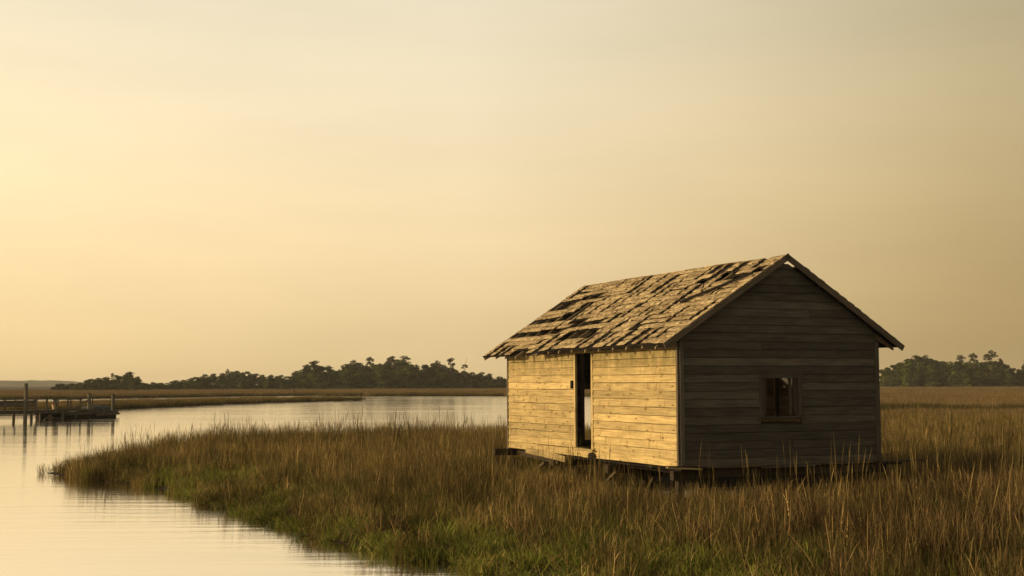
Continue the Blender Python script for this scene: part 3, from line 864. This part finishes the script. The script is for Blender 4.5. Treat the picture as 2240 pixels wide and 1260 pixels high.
flo = empty('floating_platform', (-33.3, 95.9, 0))
tag(flo, 'low floating timber platform moored at the end of the walkway dock', 'floating dock')
FV = Vector((.205, .979, 0)); FN = Vector((-.979, .205, 0))
def FP(a, b, z):
    v = FV * a + FN * b
    return (v.x, v.y, z)
for b in (0, 1.3, 2.6):
    mb = MB(); mb.beam(FP(0, b, .40), FP(7.6, b, .40), .10, .16, seg=2); mb.build('side_timber', M_DOCK, flo)
x = 0
while x < 7.55:
    mb = MB(); mb.beam(FP(x + .14, -.1, .50), FP(x + .14, 2.7, .50), .27, .04); mb.build('deck_plank', M_DOCK, flo)
    x += .29
for b in (.25, 1.3, 2.35):
    mb = MB(); mb.pole(FP(.05, b, .14), FP(7.5, b, .14), .22, .22, 10, 1); mb.build('float_log', M_POST, flo)
mb = MB(); mb.beam(FP(4.2, -.12, .26), FP(7.65, -.12, .27), .10, .16, seg=2, wob=.01); o = mb.build('fender_timber', M_TRIM, flo)
mb = MB(); mb.beam(FP(1.1, -.12, .1), FP(1.35, -.12, .62), .10, .12, upv=(1, 0, 0)); mb.build('brace', M_TRIM, flo)

gang = empty('gangway', (-33.3, 96.0, 0))
tag(gang, 'sloping wooden gangway with handrails leading down to the floating platform', 'gangway')
def GW(a, b, z):
    v = Vector((.16, .987, 0)) * a + Vector((-.987, .16, 0)) * b
    return (v.x, v.y, z)
for b in (.15, 1.2):
    mb = MB(); mb.beam(GW(.1, b, .72), GW(5.4, b, .58), .07, .14); mb.build('stringer', M_DOCK, gang)
    mb = MB(); mb.beam(GW(.1, b, 1.52), GW(4.6, b, 1.60 if b < 1 else 1.45), .07, .09); mb.build('hand_rail', M_DOCK, gang)
    for a in (.9, 2.4, 4.3):
        mb = MB(); mb.beam(GW(a, b, .66), GW(a, b, 1.55), .08, .08, upv=(1, 0, 0)); mb.build('rail_post', M_DOCK, gang)
x = .15
while x < 5.3:
    mb = MB(); mb.beam(GW(x, .1, .80 - .03 * x), GW(x, 1.25, .80 - .03 * x), .2, .03); mb.build('deck_plank', M_DOCK, gang); x += .22
mb = MB(); mb.beam(GW(1.2, .1, .78), GW(3.6, .1, 1.45), .05, .09); mb.build('brace', M_TRIM, gang)

for (x, y, zt, lb) in ((-32.75, 99.4, 1.86, 'thick mooring piling standing beside the gangway foot'), (-32.2, 103.6, 1.76, 'slimmer mooring piling at the outer end of the floating platform')):
    o = empty('mooring_piling', (x, y, 0))
    tag(o, lb, 'piling', 'mooring pilings at the floating platform')
    mb = MB(); mb.pole((0, 0, -1), (0, 0, zt), .15, .13, 9, 3, .02); mb.build('shaft', M_DOCK, o)
    mb = MB(); mb.pole((0, 0, zt), (0, 0, zt + .07), .125, .05, 9, 1); mb.build('cap', M_DARK, o)

boat = empty('upturned_skiff', (-33.0, 102.0, .53), 0.35)
tag(boat, 'small dark skiff lying upside down on the floating platform', 'boat')
rings = []
for i in range(7):
    t = i / 6
    w = .62 * math.sin(math.pi * (.16 + .72 * t)) ** .6
    h = .44 * (1 - .35 * (2 * t - 1) ** 2)
    rings.append([((2 * t - 1) * 1.1, w * math.cos(a), max(.0, h * math.sin(a))) for a in [math.pi * j / 8 for j in range(9)]])
mb = MB(); mb.loft(rings); mb.build('hull', M_TARP, boat)
mb = MB(); mb.beam((-.95, 0, .43), (.95, 0, .43), .05, .06, seg=3, wob=.0); mb.build('keel', M_TARP, boat)

bk = empty('bucket', tuple(Vector((-33.2, 96.0, .76)) + DV * .55 + DN * .8))
tag(bk, 'pale yellow bucket with a red rim on the dock end', 'bucket')
mb = MB(); mb.pole((0, 0, 0), (0, 0, .34), .17, .22, 12, 1); mb.build('body', M_YELLOW, bk)
mb = MB(); mb.pole((0, 0, .342), (0, 0, .44), .235, .235, 12, 1); mb.build('rim', M_RED, bk)

mk = empty('channel_stake', (-45.6, 268.5, 0))
tag(mk, 'thin dark stake with a ragged top standing in the far creek', 'stake')
mb = MB(); mb.pole((0, 0, -.5), (.05, 0, 2.0), .09, .07, 6, 2, .02); mb.build('pole', M_POST, mk)
mb = MB()
for i in range(9): mb.beam((random.uniform(-.5, .5), random.uniform(-.4, .4), 2.0 + random.uniform(0, .2)), (random.uniform(-.8, .8), random.uniform(-.5, .5), 2.12 + random.uniform(0, .35)), .05, .05)
mb.build('nest', M_POST, mk)

# ------------------------------------------------------------------ trees beyond the creek
def colored_mesh(name, V, F, C, mat):
    me = bpy.data.meshes.new(name)
    me.from_pydata(V, [], F)
    at = me.color_attributes.new('Col', 'FLOAT_COLOR', 'POINT')
    at.data.foreach_set('color', np.asarray(C, np.float32).ravel())
    me.materials.append(mat)
    me.update()
    return me

def leaf_cloud(blobs, n, size, cols, seed):
    r = np.random.default_rng(seed)
    V, F, C = [], [], []
    vol = np.array([b[1][0] * b[1][1] + b[1][0] * b[1][2] for b in blobs]); vol = vol / vol.sum()
    for bi, (c, rad) in enumerate(blobs):
        tone = r.uniform(.5, 1.4)
        for _ in range(max(6, int(n * vol[bi]))):
            d = r.normal(size=3); d /= np.linalg.norm(d)
            rr = r.uniform(.55, 1.03)
            p = np.array(c) + d * np.array(rad) * rr
            nrm = d + r.normal(size=3) * .7; nrm /= np.linalg.norm(nrm)
            a = np.cross(nrm, r.normal(size=3)); a /= np.linalg.norm(a); b = np.cross(nrm, a)
            s1, s2 = size * r.uniform(.5, 1.2), size * r.uniform(.3, .8)
            k = len(V)
            V += [tuple(p - a * s1), tuple(p + b * s2), tuple(p + a * s1), tuple(p - b * s2)]
            F.append((k, k + 1, k + 2, k + 3))
            col = np.array(cols[r.integers(len(cols))]) * tone * r.uniform(.75, 1.25)
            C += [(*col, 1)] * 4
    return V, F, C
LEAF = [(.064, .086, .020), (.048, .064, .018), (.084, .104, .024), (.038, .050, .018), (.08, .078, .024)]
PINE = [(.045, .050, .020), (.055, .056, .022), (.038, .042, .018)]
def limb_mesh(name, segs):
    mb = MB()
    for p, q, r0, r1 in segs: mb.pole(p, q, r0, r1, 6, 2, .05)
    return mb.mesh(name, M_BARK)
PROTO = {}
for v in range(5):                                     # rounded evergreens, 10 m high
    r = random.Random(40 + v)
    bl = []
    for i in range(15):
        a = r.uniform(0, 2 * math.pi); h = r.uniform(.8, 8.4)
        rad = (3.4 if h < 5 else 3.4 * math.sqrt(max(.05, 1 - ((h - 4.5) / 5.4) ** 2))) * r.uniform(.25, .95)
        q = r.uniform(1.0, 1.9)
        bl.append(((rad * math.cos(a), rad * math.sin(a), h), (q * 1.15, q * 1.15, q * .72)))
    bl.append(((r.uniform(-.8, .8), 0, 9.1), (1.3, 1.3, .8)))
    bl.append(((r.uniform(-1, 1), 0, 1.5), (3.4, 2.8, 1.8)))
    bl.append(((0, 0, 4.6), (2.7, 2.7, 3.6)))
    segs = [((0, 0, -.3), (.2, 0, 5.5), .28, .16)] + [((.1, 0, 2 + i), (r.uniform(-2.5, 2.5), r.uniform(-2.5, 2.5), 5 + i), .12, .05) for i in range(4)]
    PROTO['oak', v] = (colored_mesh('crown', *leaf_cloud(bl, 4200, .36, LEAF, v), M_LEAF), limb_mesh('trunk', segs))
for v in range(4):                                     # flat-topped pines on bare trunks, 12 m high
    r = random.Random(80 + v)
    bl, segs = [], [((0, 0, -.3), (r.uniform(-.4, .4), 0, 11.2), .2, .09)]
    for i in range(10 + v):
        h = 11.6 - i * r.uniform(.35, .6)
        a = i * 2.4 + r.uniform(-.4, .4); o_ = (0.2 if i == 0 else r.uniform(.5, 1.1) + .12 * i)
        c = (o_ * math.cos(a), o_ * math.sin(a), h)
        bl.append((c, (r.uniform(.8, 1.5), r.uniform(.8, 1.4), r.uniform(.4, .75))))
        segs.append(((0, 0, h - 1.2), (c[0] * .8, c[1] * .8, h - .15), .07, .035))
    PROTO['pine', v] = (colored_mesh('crown', *leaf_cloud(bl, 900, .28, PINE, 20 + v), M_LEAF), limb_mesh('trunk', segs))
r = random.Random(5)
PROTO['spindly', 0] = (colored_mesh('crown', *leaf_cloud([((.1, 0, 7.6), (.9, .8, .35)), ((-.6, .2, 6.9), (.5, .5, .25)), ((.7, 0, 7.1), (.45, .4, .22))], 160, .22, PINE, 33), M_LEAF),
                       limb_mesh('trunk', [((0, 0, -.3), (.1, 0, 7.4), .14, .07), ((.1, 0, 7.2), (.8, 0, 10.2), .06, .02), ((0, 0, 6.3), (-.6, .2, 6.9), .05, .03), ((0, 0, 6.6), (.7, 0, 7.0), .05, .03)]))
PH = {'oak': 10.0, 'pine': 12.0, 'spindly': 10.2}

def ground_x(px, Y): return (px - 1120) / 2800 * Y * 1.0027
def horizon(px): return 838 - (px - 1120) * .0035
def tree(kind, v, px, top, Y, label, group, wx=1.0, name=None):
    """a tree whose crown top stands where the line of the woods has it"""
    h = CAM_H + (horizon(px) - top) / 2800 * Y
    cm, tm = PROTO[kind, v]
    o = empty(name or {'oak': 'evergreen_tree', 'pine': 'pine_tree', 'spindly': 'pine_tree'}[kind], (ground_x(px, Y), Y, 0.05), random.uniform(0, 6.28) if kind != 'spindly' else 0)
    k = h / PH[kind]
    o.scale = (k * wx, k * wx, k)
    tag(o, label, 'tree', group)
    for nm, me_ in (('crown', cm), ('trunk', tm)):
        c = bpy.data.objects.new(nm, me_); COL.objects.link(c); c.parent = o
    return o
LEFT = [(122, 846), (138, 838), (160, 838), (180, 837), (200, 829), (220, 825), (240, 824), (262, 820), (285, 815), (305, 822), (320, 837), (338, 836), (352, 838), (368, 838), (385, 831), (402, 829), (420, 826), (436, 823),
        (452, 819), (470, 816), (488, 814), (506, 812), (524, 811), (542, 813), (560, 818), (578, 818), (596, 818), (614, 820), (632, 823), (650, 812), (664, 806), (680, 799), (694, 797), (708, 812), (722, 803), (738, 812), (752, 797), (768, 795), (784, 793),
        (800, 799), (815, 796), (832, 793), (848, 792), (864, 785), (880, 788), (896, 796), (914, 797), (932, 796), (950, 794), (968, 797), (984, 803), (1000, 807), (1016, 811), (1034, 814), (1052, 814), (1070, 816), (1088, 824), (1104, 826), (1122, 824)]
RIGHT = [(1924, 826), (1936, 802), (1948, 797), (1962, 791), (1978, 785), (1994, 784), (2010, 782), (2026, 783), (2044, 787), (2060, 788), (2078, 790), (2096, 790), (2112, 791), (2130, 792), (2146, 790), (2162, 789), (2178, 790), (2194, 798), (2208, 808), (2224, 808), (2242, 796), (2262, 790), (2285, 792)]
UNDER = {262: 'below the small wind-bent pine', 285: 'below the flat-topped pine on the low wooded hump', 506: 'below the slim pine tip', 680: 'below the pale feathery pine', 694: 'below the tall layered pine at the left edge of the high woods',
         722: 'below the round-headed pine beside the notch', 784: 'below the broad dark pine right of the notch', 815: 'below the thin see-through pine', 864: 'below the highest pine crown', 880: 'below the spreading pine with layered tufts',
         950: 'below the flat-topped pine right of the highest crowns', 984: 'below the lone umbrella pine', 1016: 'below the spindly half-dead pine', 122: 'ending the far woods at the left, nearest the hazy ridge', 1122: 'half hidden by the far corner of the shack',
         1994: 'below the tufted pine', 2026: 'below the twin-headed pine', 2096: 'below the flat wide-crowned pine', 2130: 'below the slender open pine', 2162: 'below the tallest layered pine', 1924: 'ending the right woods beside the shack wall'}
for i, (px, top) in enumerate(LEFT):
    near_ = px < 330
    Y = (470 if near_ else 505) + random.uniform(-14, 14)
    if px < 330: lb, gp = 'low rounded evergreen on the left end of the tree line beyond the dock', 'low evergreens beyond the dock'
    elif px < 640: lb, gp = 'bushy dark evergreen in the middle stretch of the far tree line', 'bushy evergreens along the middle of the far tree line'
    else: lb, gp = 'tall dark evergreen in the high part of the tree line left of the shack', 'tall evergreens left of the shack'
    tree('oak', i % 5, px, top + random.uniform(-1, 2), Y, 'dark evergreen crown ' + UNDER[px] if px in UNDER else lb, gp, 1.3 + .75 * (top > 822) + .5 * (top > 833))
    lb2 = 'low bushy shrub at the foot of the far tree line left of the shack'
    if True:
        tree('oak', (i + 2) % 5, px + 8, min(top + random.uniform(10, 22), 840), Y - 18, lb2, 'shrubs along the foot of the far tree line', 1.5, 'evergreen_shrub')
for i, (px, top) in enumerate(RIGHT):
    Y = 500 + random.uniform(-12, 12)
    lb, gp = 'broad green evergreen in the tree line right of the shack', 'evergreens right of the shack'
    tree('oak', (i + 1) % 5, px, top + random.uniform(-1, 2), Y, 'broad evergreen crown ' + UNDER[px] if px in UNDER else lb, gp, 1.2)
    tree('oak', (i + 3) % 5, px + 6, min(top + random.uniform(14, 28), 836), Y - 18, 'low bushy shrub at the foot of the tree line right of the shack', 'shrubs along the foot of the woods right of the shack', 1.3, 'evergreen_shrub')
for px, top, v, wx, lb in ((250, 817, 1, .7, 'small wind-bent pine poking above the low evergreens'), (288, 814, 2, 1.2, 'dark flat-topped pine crowning the low wooded hump beyond the dock'),
        (500, 808, 3, .6, 'slim pine tip above the middle of the far tree line'), (690, 790, 0, 1.15, 'tall layered pine at the left edge of the high woods'),
        (672, 798, 1, .9, 'pale feathery pine leaning left at the edge of the high woods'), (720, 801, 2, 1.0, 'dark round-headed pine beside the notch in the high woods'), (775, 789, 3, 1.25, 'broad dark pine right of the notch in the high woods'),
        (810, 782, 0, .75, 'thin see-through pine left of the highest crowns'), (858, 780, 1, 1.0, 'highest dense pine crown in the woods left of the shack'), (885, 780, 2, 1.15, 'spreading pine with layered tufts beside the highest crown'),
        (956, 790, 3, 1.1, 'flat-topped pine right of the highest crowns'), (987, 784, 0, .8, 'lone umbrella pine standing clear above the woods'),
        (2000, 778, 1, 1.2, 'tufted pine over the left end of the woods right of the shack'), (2020, 778, 3, 1.1, 'twin-headed pine over the woods right of the shack'),
        (2096, 778, 2, .9, 'flat pine with a wide thin crown right of the shack'), (2124, 774, 0, .75, 'slender open pine left of the tallest pine'), (2163, 768, 3, 1.15, 'tallest layered pine above the woods right of the shack'),
        (2183, 785, 1, .6, 'small pine just right of the tallest pine'), (2243, 784, 2, .8, 'pine cut off by the right edge of the picture')):
    tree('pine', v, px, top, 498 + random.uniform(-8, 8), lb, 'pines above the woods', wx)
tree('spindly', 0, 1016, 782, 496, 'spindly half-dead pine with a bare spike above its crown', 'pines above the woods', 1.0)

# ------------------------------------------------------------------ marsh grass
PCOL = bpy.data.collections.new('grass_sources')
def blade_clump(name, n, rad, hmin, hmax, w, cols, lean, bend, seed, mat, seed_heads=False, side=0):
    r = np.random.default_rng(seed)
    V, F, C = [], [], []
    for _ in range(n):
        a = r.uniform(0, 2 * np.pi); q = rad * np.sqrt(r.uniform())
        x, y = q * np.cos(a), q * np.sin(a)
        h = hmin + (hmax - hmin) * r.uniform() ** 1.25
        da = r.uniform(0, 2 * np.pi)
        le, be = lean * abs(r.normal()), bend * abs(r.normal())
        dx, dy = np.cos(da), np.sin(da)
        fa = r.uniform(0, np.pi); fx, fy = np.cos(fa), np.sin(fa)
        ww = w * r.uniform(.7, 1.3)
        base = np.array(cols[r.integers(len(cols))]) * r.uniform(.7, 1.3)
        k = len(V)
        ts = (0, .3, .6, .85, 1.0)
        wf = (1, .95, .8, .5, 0) if not seed_heads else (.7, .6, .5, 1.7, .0)
        for t, f in zip(ts, wf):
            off = h * (le * t + be * t * t * .8)
            zz_ = h * t * (1 - .35 * be * t) if be < 1.4 else h * (t * (1 - .6 * t))
            cx_, cy_ = x + dx * off, y + dy * off
            col = base * (.85 + .3 * t)
            if f > 0:
                V += [(cx_ - fx * ww * f / 2, cy_ - fy * ww * f / 2, zz_), (cx_ + fx * ww * f / 2, cy_ + fy * ww * f / 2, zz_)]
                C += [(*col, 1)] * 2
            else:
                V.append((cx_, cy_, zz_)); C.append((*col, 1))
        for i in range(3): F.append((k + 2 * i, k + 2 * i + 1, k + 2 * i + 3, k + 2 * i + 2))
        F.append((k + 6, k + 7, k + 8))
        for _s in range(side):                     # a leaf that leaves the stem part-way up
            t0 = r.uniform(.25, .7); off = h * (le * t0 + be * t0 * t0 * .8); p = np.array((x + dx * off, y + dy * off, h * t0 * (1 - .35 * be * t0)))
            sa = r.uniform(0, 2 * np.pi); ln = h * r.uniform(.2, .4); d1 = np.array((np.cos(sa) * .45, np.sin(sa) * .45, .9)); d2 = np.array((np.cos(sa) * .9, np.sin(sa) * .9, r.uniform(.1, .6)))
            pw = np.array((-np.sin(sa), np.cos(sa), 0)) * ww * .4
            k = len(V); m_ = p + d1 * ln * .5; e_ = m_ + d2 * ln * .5
            V += [tuple(p - pw), tuple(p + pw), tuple(m_ + pw), tuple(m_ - pw), tuple(e_)]
            C += [(*(base * 1.1), 1)] * 5
            F += [(k, k + 1, k + 2, k + 3), (k + 3, k + 2, k + 4)]
    me = colored_mesh(name, V, F, C, mat)
    o = bpy.data.objects.new(name, me)
    return o
BROWN = [(.17, .128, .054), (.13, .098, .04), (.21, .155, .066), (.085, .066, .028), (.11, .105, .032), (.15, .105, .044), (.065, .06, .024), (.40, .29, .125), (.26, .185, .08)]
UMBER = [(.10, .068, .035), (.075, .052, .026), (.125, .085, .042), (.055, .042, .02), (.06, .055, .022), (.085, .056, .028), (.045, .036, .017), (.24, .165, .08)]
OLIVE = [(.10, .105, .03), (.08, .09, .026), (.13, .10, .04), (.06, .065, .02)]
GREEN = [(.135, .16, .03), (.105, .13, .026), (.17, .19, .038), (.16, .14, .045), (.07, .09, .02), (.26, .22, .08)]
DRY = [(.34, .24, .11), (.42, .32, .17), (.26, .17, .075), (.20, .13, .055)]
TAN = [(.20, .14, .075), (.165, .115, .06), (.23, .165, .09), (.14, .10, .05), (.12, .10, .045)]
SETS = {
    'brown': [('grass_tuft', 95, .32, .26, .90, .008, BROWN, .13, .16, 100 + i, M_GRASS, False, 1) for i in range(7)],
    'olive': [('grass_tuft', 95, .30, .28, .62, .009, OLIVE + BROWN[:2], .14, .22, 120 + i, M_GRASS, False, 1) for i in range(5)],
    'green': [('grass_tuft', 90, .28, .20, .50, .010, GREEN, .22, .5, 140 + i, M_GRASS, False, 1) for i in range(5)],
    'stalk': [('grass_stalk', 9, .34, .70, 1.12, .0065, BROWN[:4], .13, .12, 160 + i, M_GRASS, True, 1) for i in range(4)],
    'sedge': [('grass_patch', 130, 1.0, .45, .85, .024, [(.05, .046, .02), (.065, .055, .026), (.075, .055, .03), (.055, .058, .02)], .10, .2, 330 + i, M_FARGRASS, False, 0) for i in range(3)],
    'umber': [('grass_tuft', 95, .32, .26, .90, .0085, UMBER, .14, .18, 300 + i, M_GRASS, False, 1) for i in range(5)],
    'dry': [('dry_stem', 12, .32, .30, .72, .0075, DRY, .35, .9, 180 + i, M_GRASS, False, 1) for i in range(4)],
    'far': [('grass_patch', 130, 1.0, .45, .80, .022, TAN, .10, .15, 200 + i, M_FARGRASS, False, 0) for i in range(4)],
    'farolive': [('grass_patch', 130, 1.0, .35, .70, .024, [(.085, .075, .026), (.12, .09, .035), (.10, .105, .025), (.15, .105, .045)], .10, .2, 220 + i, M_FARGRASS, False, 0) for i in range(3)],
}
def scatter(name, sets, pts, picks, rots, scl, label, tilt=.05):
    """one object: geometry nodes stand a tuft on every point"""
    col = bpy.data.collections.new(name + '_sources')
    for i, args in enumerate(sets):
        col.objects.link(blade_clump('%s_source_%02d' % (name, i), *args[1:]))
    # Collection Info sorts by name: the object names rise with the order of making
    me = bpy.data.meshes.new(name)
    me.from_pydata(pts.tolist(), [], [])
    n = len(pts)
    a = me.attributes.new('pick', 'INT', 'POINT'); a.data.foreach_set('value', picks.astype(np.int32))
    a = me.attributes.new('rot', 'FLOAT_VECTOR', 'POINT')
    rv = np.stack([rng.normal(0, tilt, n), rng.normal(0, tilt, n), rots], 1)
    a.data.foreach_set('vector', rv.astype(np.float32).ravel())
    a = me.attributes.new('scl', 'FLOAT_VECTOR', 'POINT'); a.data.foreach_set('vector', scl.astype(np.float32).ravel())
    o = bpy.data.objects.new(name, me); COL.objects.link(o)
    ng = bpy.data.node_groups.new(name, 'GeometryNodeTree')
    ng.interface.new_socket('Geometry', in_out='INPUT', socket_type='NodeSocketGeometry')
    ng.interface.new_socket('Geometry', in_out='OUTPUT', socket_type='NodeSocketGeometry')
    gi, go = ng.nodes.new('NodeGroupInput'), ng.nodes.new('NodeGroupOutput')
    ip = ng.nodes.new('GeometryNodeInstanceOnPoints')
    ci = ng.nodes.new('GeometryNodeCollectionInfo')
    ci.inputs['Collection'].default_value = col
    ci.inputs['Separate Children'].default_value = True
    ci.inputs['Reset Children'].default_value = True
    def attr(nm, t):
        x = ng.nodes.new('GeometryNodeInputNamedAttribute'); x.data_type = t; x.inputs['Name'].default_value = nm
        return [s for s in x.outputs if s.enabled and s.name == 'Attribute'][0]
    ng.links.new(gi.outputs[0], ip.inputs['Points'])
    ng.links.new(ci.outputs[0], ip.inputs['Instance'])
    ip.inputs['Pick Instance'].default_value = True
    ng.links.new(attr('pick', 'INT'), ip.inputs['Instance Index'])
    ng.links.new(attr('rot', 'FLOAT_VECTOR'), ip.inputs['Rotation'])
    ng.links.new(attr('scl', 'FLOAT_VECTOR'), ip.inputs['Scale'])
    ng.links.new(ip.outputs[0], go.inputs[0])
    md = o.modifiers.new('grass', 'NODES'); md.node_group = ng
    tag(o, label, None, None, 'stuff')
    return o

def wedge(n, r0, r1, half):
    a = rng.uniform(-R(half), R(half), n); q = np.sqrt(rng.uniform(r0 * r0, r1 * r1, n))
    return np.stack([q * np.sin(a), q * np.cos(a)], 1)
def patch(P, f, ph):
    x, y = P[:, 0] * f, P[:, 1] * f
    return (np.sin(x + ph) * np.sin(y * 1.3 + 2 * ph) + np.sin(1.7 * x - y + ph) * .7 + np.sin(.6 * x + 2.1 * y) * .5) / 2.2
def area(r0, r1, half): return R(half) * (r1 * r1 - r0 * r0)

# near marsh
half = 27
P = wedge(int(area(10, 40, half) * 10), 10, 40, half)
P2 = wedge(int(area(40, 75, half) * 4.5), 40, 75, half)
P = np.concatenate([P, P2])
d = land(P)
d0 = np.maximum(sdf(P, POINT_LAND), sdf(P, SPIT_LAND)) + wobble(P) - .34
hu, hv = hut_uv(P)
under = (hu > -.05) & (hu < HW + .1) & (hv > -.05) & (hv < HL + .05)
keep = (d > -.14) & (~under | (rng.uniform(size=len(P)) < .06))
front = (hv < 0) & (hv > -3.4) & (hu > -.5) & (hu < HW + 1.0)      # sparse strip in front of the gable where the pool shows through
keep &= ~(front & (rng.uniform(size=len(P)) < .55))
P, d, d0, hu, hv, under = P[keep], d[keep], d0[keep], hu[keep], hv[keep], under[keep]
rr = np.hypot(P[:, 0], P[:, 1])
pa, pb = patch(P, .55, .7), patch(P, .21, 2.2)
u1 = rng.uniform(size=len(P))
sets = SETS['brown'] + SETS['olive'] + SETS['green'] + SETS['stalk'] + SETS['dry'] + SETS['umber']
off = {'brown': 0, 'olive': 7, 'green': 12, 'stalk': 17, 'dry': 21, 'umber': 25}
shore = d0 + pa * 1.1                                             # distance to open water decides how green it is
nearside = (P[:, 1] < 36) & (d0 < 6)
g = nearside & (shore < np.where(P[:, 0] < -9.5, -.5, 2.6)) & (u1 < .55 + .45 * np.clip(pa + pb + .5, 0, 1))
fore = (rr < 18.2 + 1.6 * pa + pb) & (u1 < .72 + .2 * pb) & (P[:, 0] < 4.0 + pa) & (pa + pb * .4 > -.6)
g |= fore & (u1 < .8)
ol = (~g) & ((nearside & (shore < 4.2) & (u1 < .75)) | (pa > .55) | (u1 < .16))
pick = rng.integers(0, 7, len(P))
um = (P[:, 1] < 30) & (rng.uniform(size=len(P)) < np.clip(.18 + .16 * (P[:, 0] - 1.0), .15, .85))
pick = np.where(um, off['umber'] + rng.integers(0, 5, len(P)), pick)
pick = np.where(ol, off['olive'] + rng.integers(0, 5, len(P)), pick)
pick = np.where(g, off['green'] + rng.integers(0, 5, len(P)), pick)
u2 = rng.uniform(size=len(P))
pick = np.where((u2 < np.where(rr > 44, .34, .15)) & ~g, off['stalk'] + rng.integers(0, 4, len(P)), pick)
pick = np.where((u2 > .955) | (fore & (u2 > .76)), off['dry'] + rng.integers(0, 4, len(P)), pick)
sc = rng.uniform(.82, 1.18, len(P)) * (1 + .12 * pb)
ramp_in = np.clip(.55 + .17 * d0, .5, 1.0)
ramp_in = np.where(P[:, 0] < -10.5, np.clip(ramp_in + .25, 0, 1), ramp_in)
ramp_in = np.where(P[:, 1] < 36, ramp_in, 1.0)
tip = np.hypot(P[:, 0] + 14, P[:, 1] - 38.5)
ramp_in = np.minimum(ramp_in, np.clip(.35 + .14 * tip, .35, 1.0))
hut_d = np.maximum(np.maximum(-hu, hu - HW), np.maximum(-hv, hv - HL))
hs = sc * np.where(u2 < .045, 1.3, 1.0) * ramp_in * np.clip(.60 + .11 * hut_d, .60, 1.0) * np.where((u2 < .10) & (hut_d < 4), 1.28, 1.0)
zg = np.where(d > 0, 0.02 + 0.08 * np.clip(d / .8, 0, 1), 0.0)
pts = np.stack([P[:, 0], P[:, 1], zg], 1)
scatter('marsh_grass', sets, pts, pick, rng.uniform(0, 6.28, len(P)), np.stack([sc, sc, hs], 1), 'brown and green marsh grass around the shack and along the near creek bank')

# far marsh, thinning with distance
Q = [wedge(int(area(75, 130, half) * 1.0), 75, 130, half), wedge(int(area(130, 250, half) * .55), 130, 250, half), wedge(int(area(250, 520, half) * .17), 250, 520, half)]
# the far bank is seen edge-on: stand it thicker along the water
E_ = wedge(60000, 110, 300, half); de = land(E_); Q.append(E_[(de > 0) & (de < 2.0)])
P = np.concatenate(Q)
d = land(P); P, d = P[d > .05], d[d > .05]
rr = np.hypot(P[:, 0], P[:, 1])
sets = SETS['far'] + SETS['farolive'] + SETS['sedge']
u1 = rng.uniform(size=len(P))
inspit = sdf(P, SPIT_LAND) > -1
ol = ((d < 2.5 + patch(P, .05, 1)) & (u1 < .75)) | (u1 < .10) | (inspit & (u1 < .55)) | (patch(P, .06, .3) > .8)
pick = np.where(ol, 4 + rng.integers(0, 3, len(P)), rng.integers(0, 4, len(P)))
strip = (P[:, 0] > 16) & (np.abs(P[:, 1] - 96 + .05 * (P[:, 0] - 25) - 2 * patch(P, .12, .5)) < 10 + 6 * patch(P, .09, 1.7)) & (rng.uniform(size=len(P)) < .85)
pick = np.where(strip, 7 + rng.integers(0, 3, len(P)), pick)
k = np.where(rr > 250, 1.5, 1.0) * rng.uniform(.85, 1.2, len(P))
hz = rng.uniform(.85, 1.15, len(P)) * np.where(inspit, .95, 1.05)
scatter('far_marsh_grass', sets, np.stack([P[:, 0], P[:, 1], np.full(len(P), .05)], 1), pick, rng.uniform(0, 6.28, len(P)), np.stack([k, k, hz], 1),
        'tan marsh grass plain across the creek reaching the tree line')

# ------------------------------------------------------------------ haze
m, nt, out = new_mat('evening_haze')
pv = N(nt, 'ShaderNodeVolumePrincipled', i_Density=HAZE)
pv.inputs['Color'].default_value = (0.93, 0.92, 0.9, 1)
nt.links.new(pv.outputs[0], out.inputs['Volume'])
me = bpy.data.meshes.new('haze')
X0, Z0, Z1 = 2900, -1.8, 24
me.from_pydata([(x, y, z) for z in (Z0, Z1) for x, y in ((-X0, -X0), (X0, -X0), (X0, X0), (-X0, X0))], [], [(3, 2, 1, 0), (4, 5, 6, 7), (0, 1, 5, 4), (1, 2, 6, 5), (2, 3, 7, 6), (3, 0, 4, 7)])
me.materials.append(m)
hz_o = bpy.data.objects.new('haze', me); COL.objects.link(hz_o)
tag(hz_o, 'thin evening haze over the marsh', None, None, 'stuff')
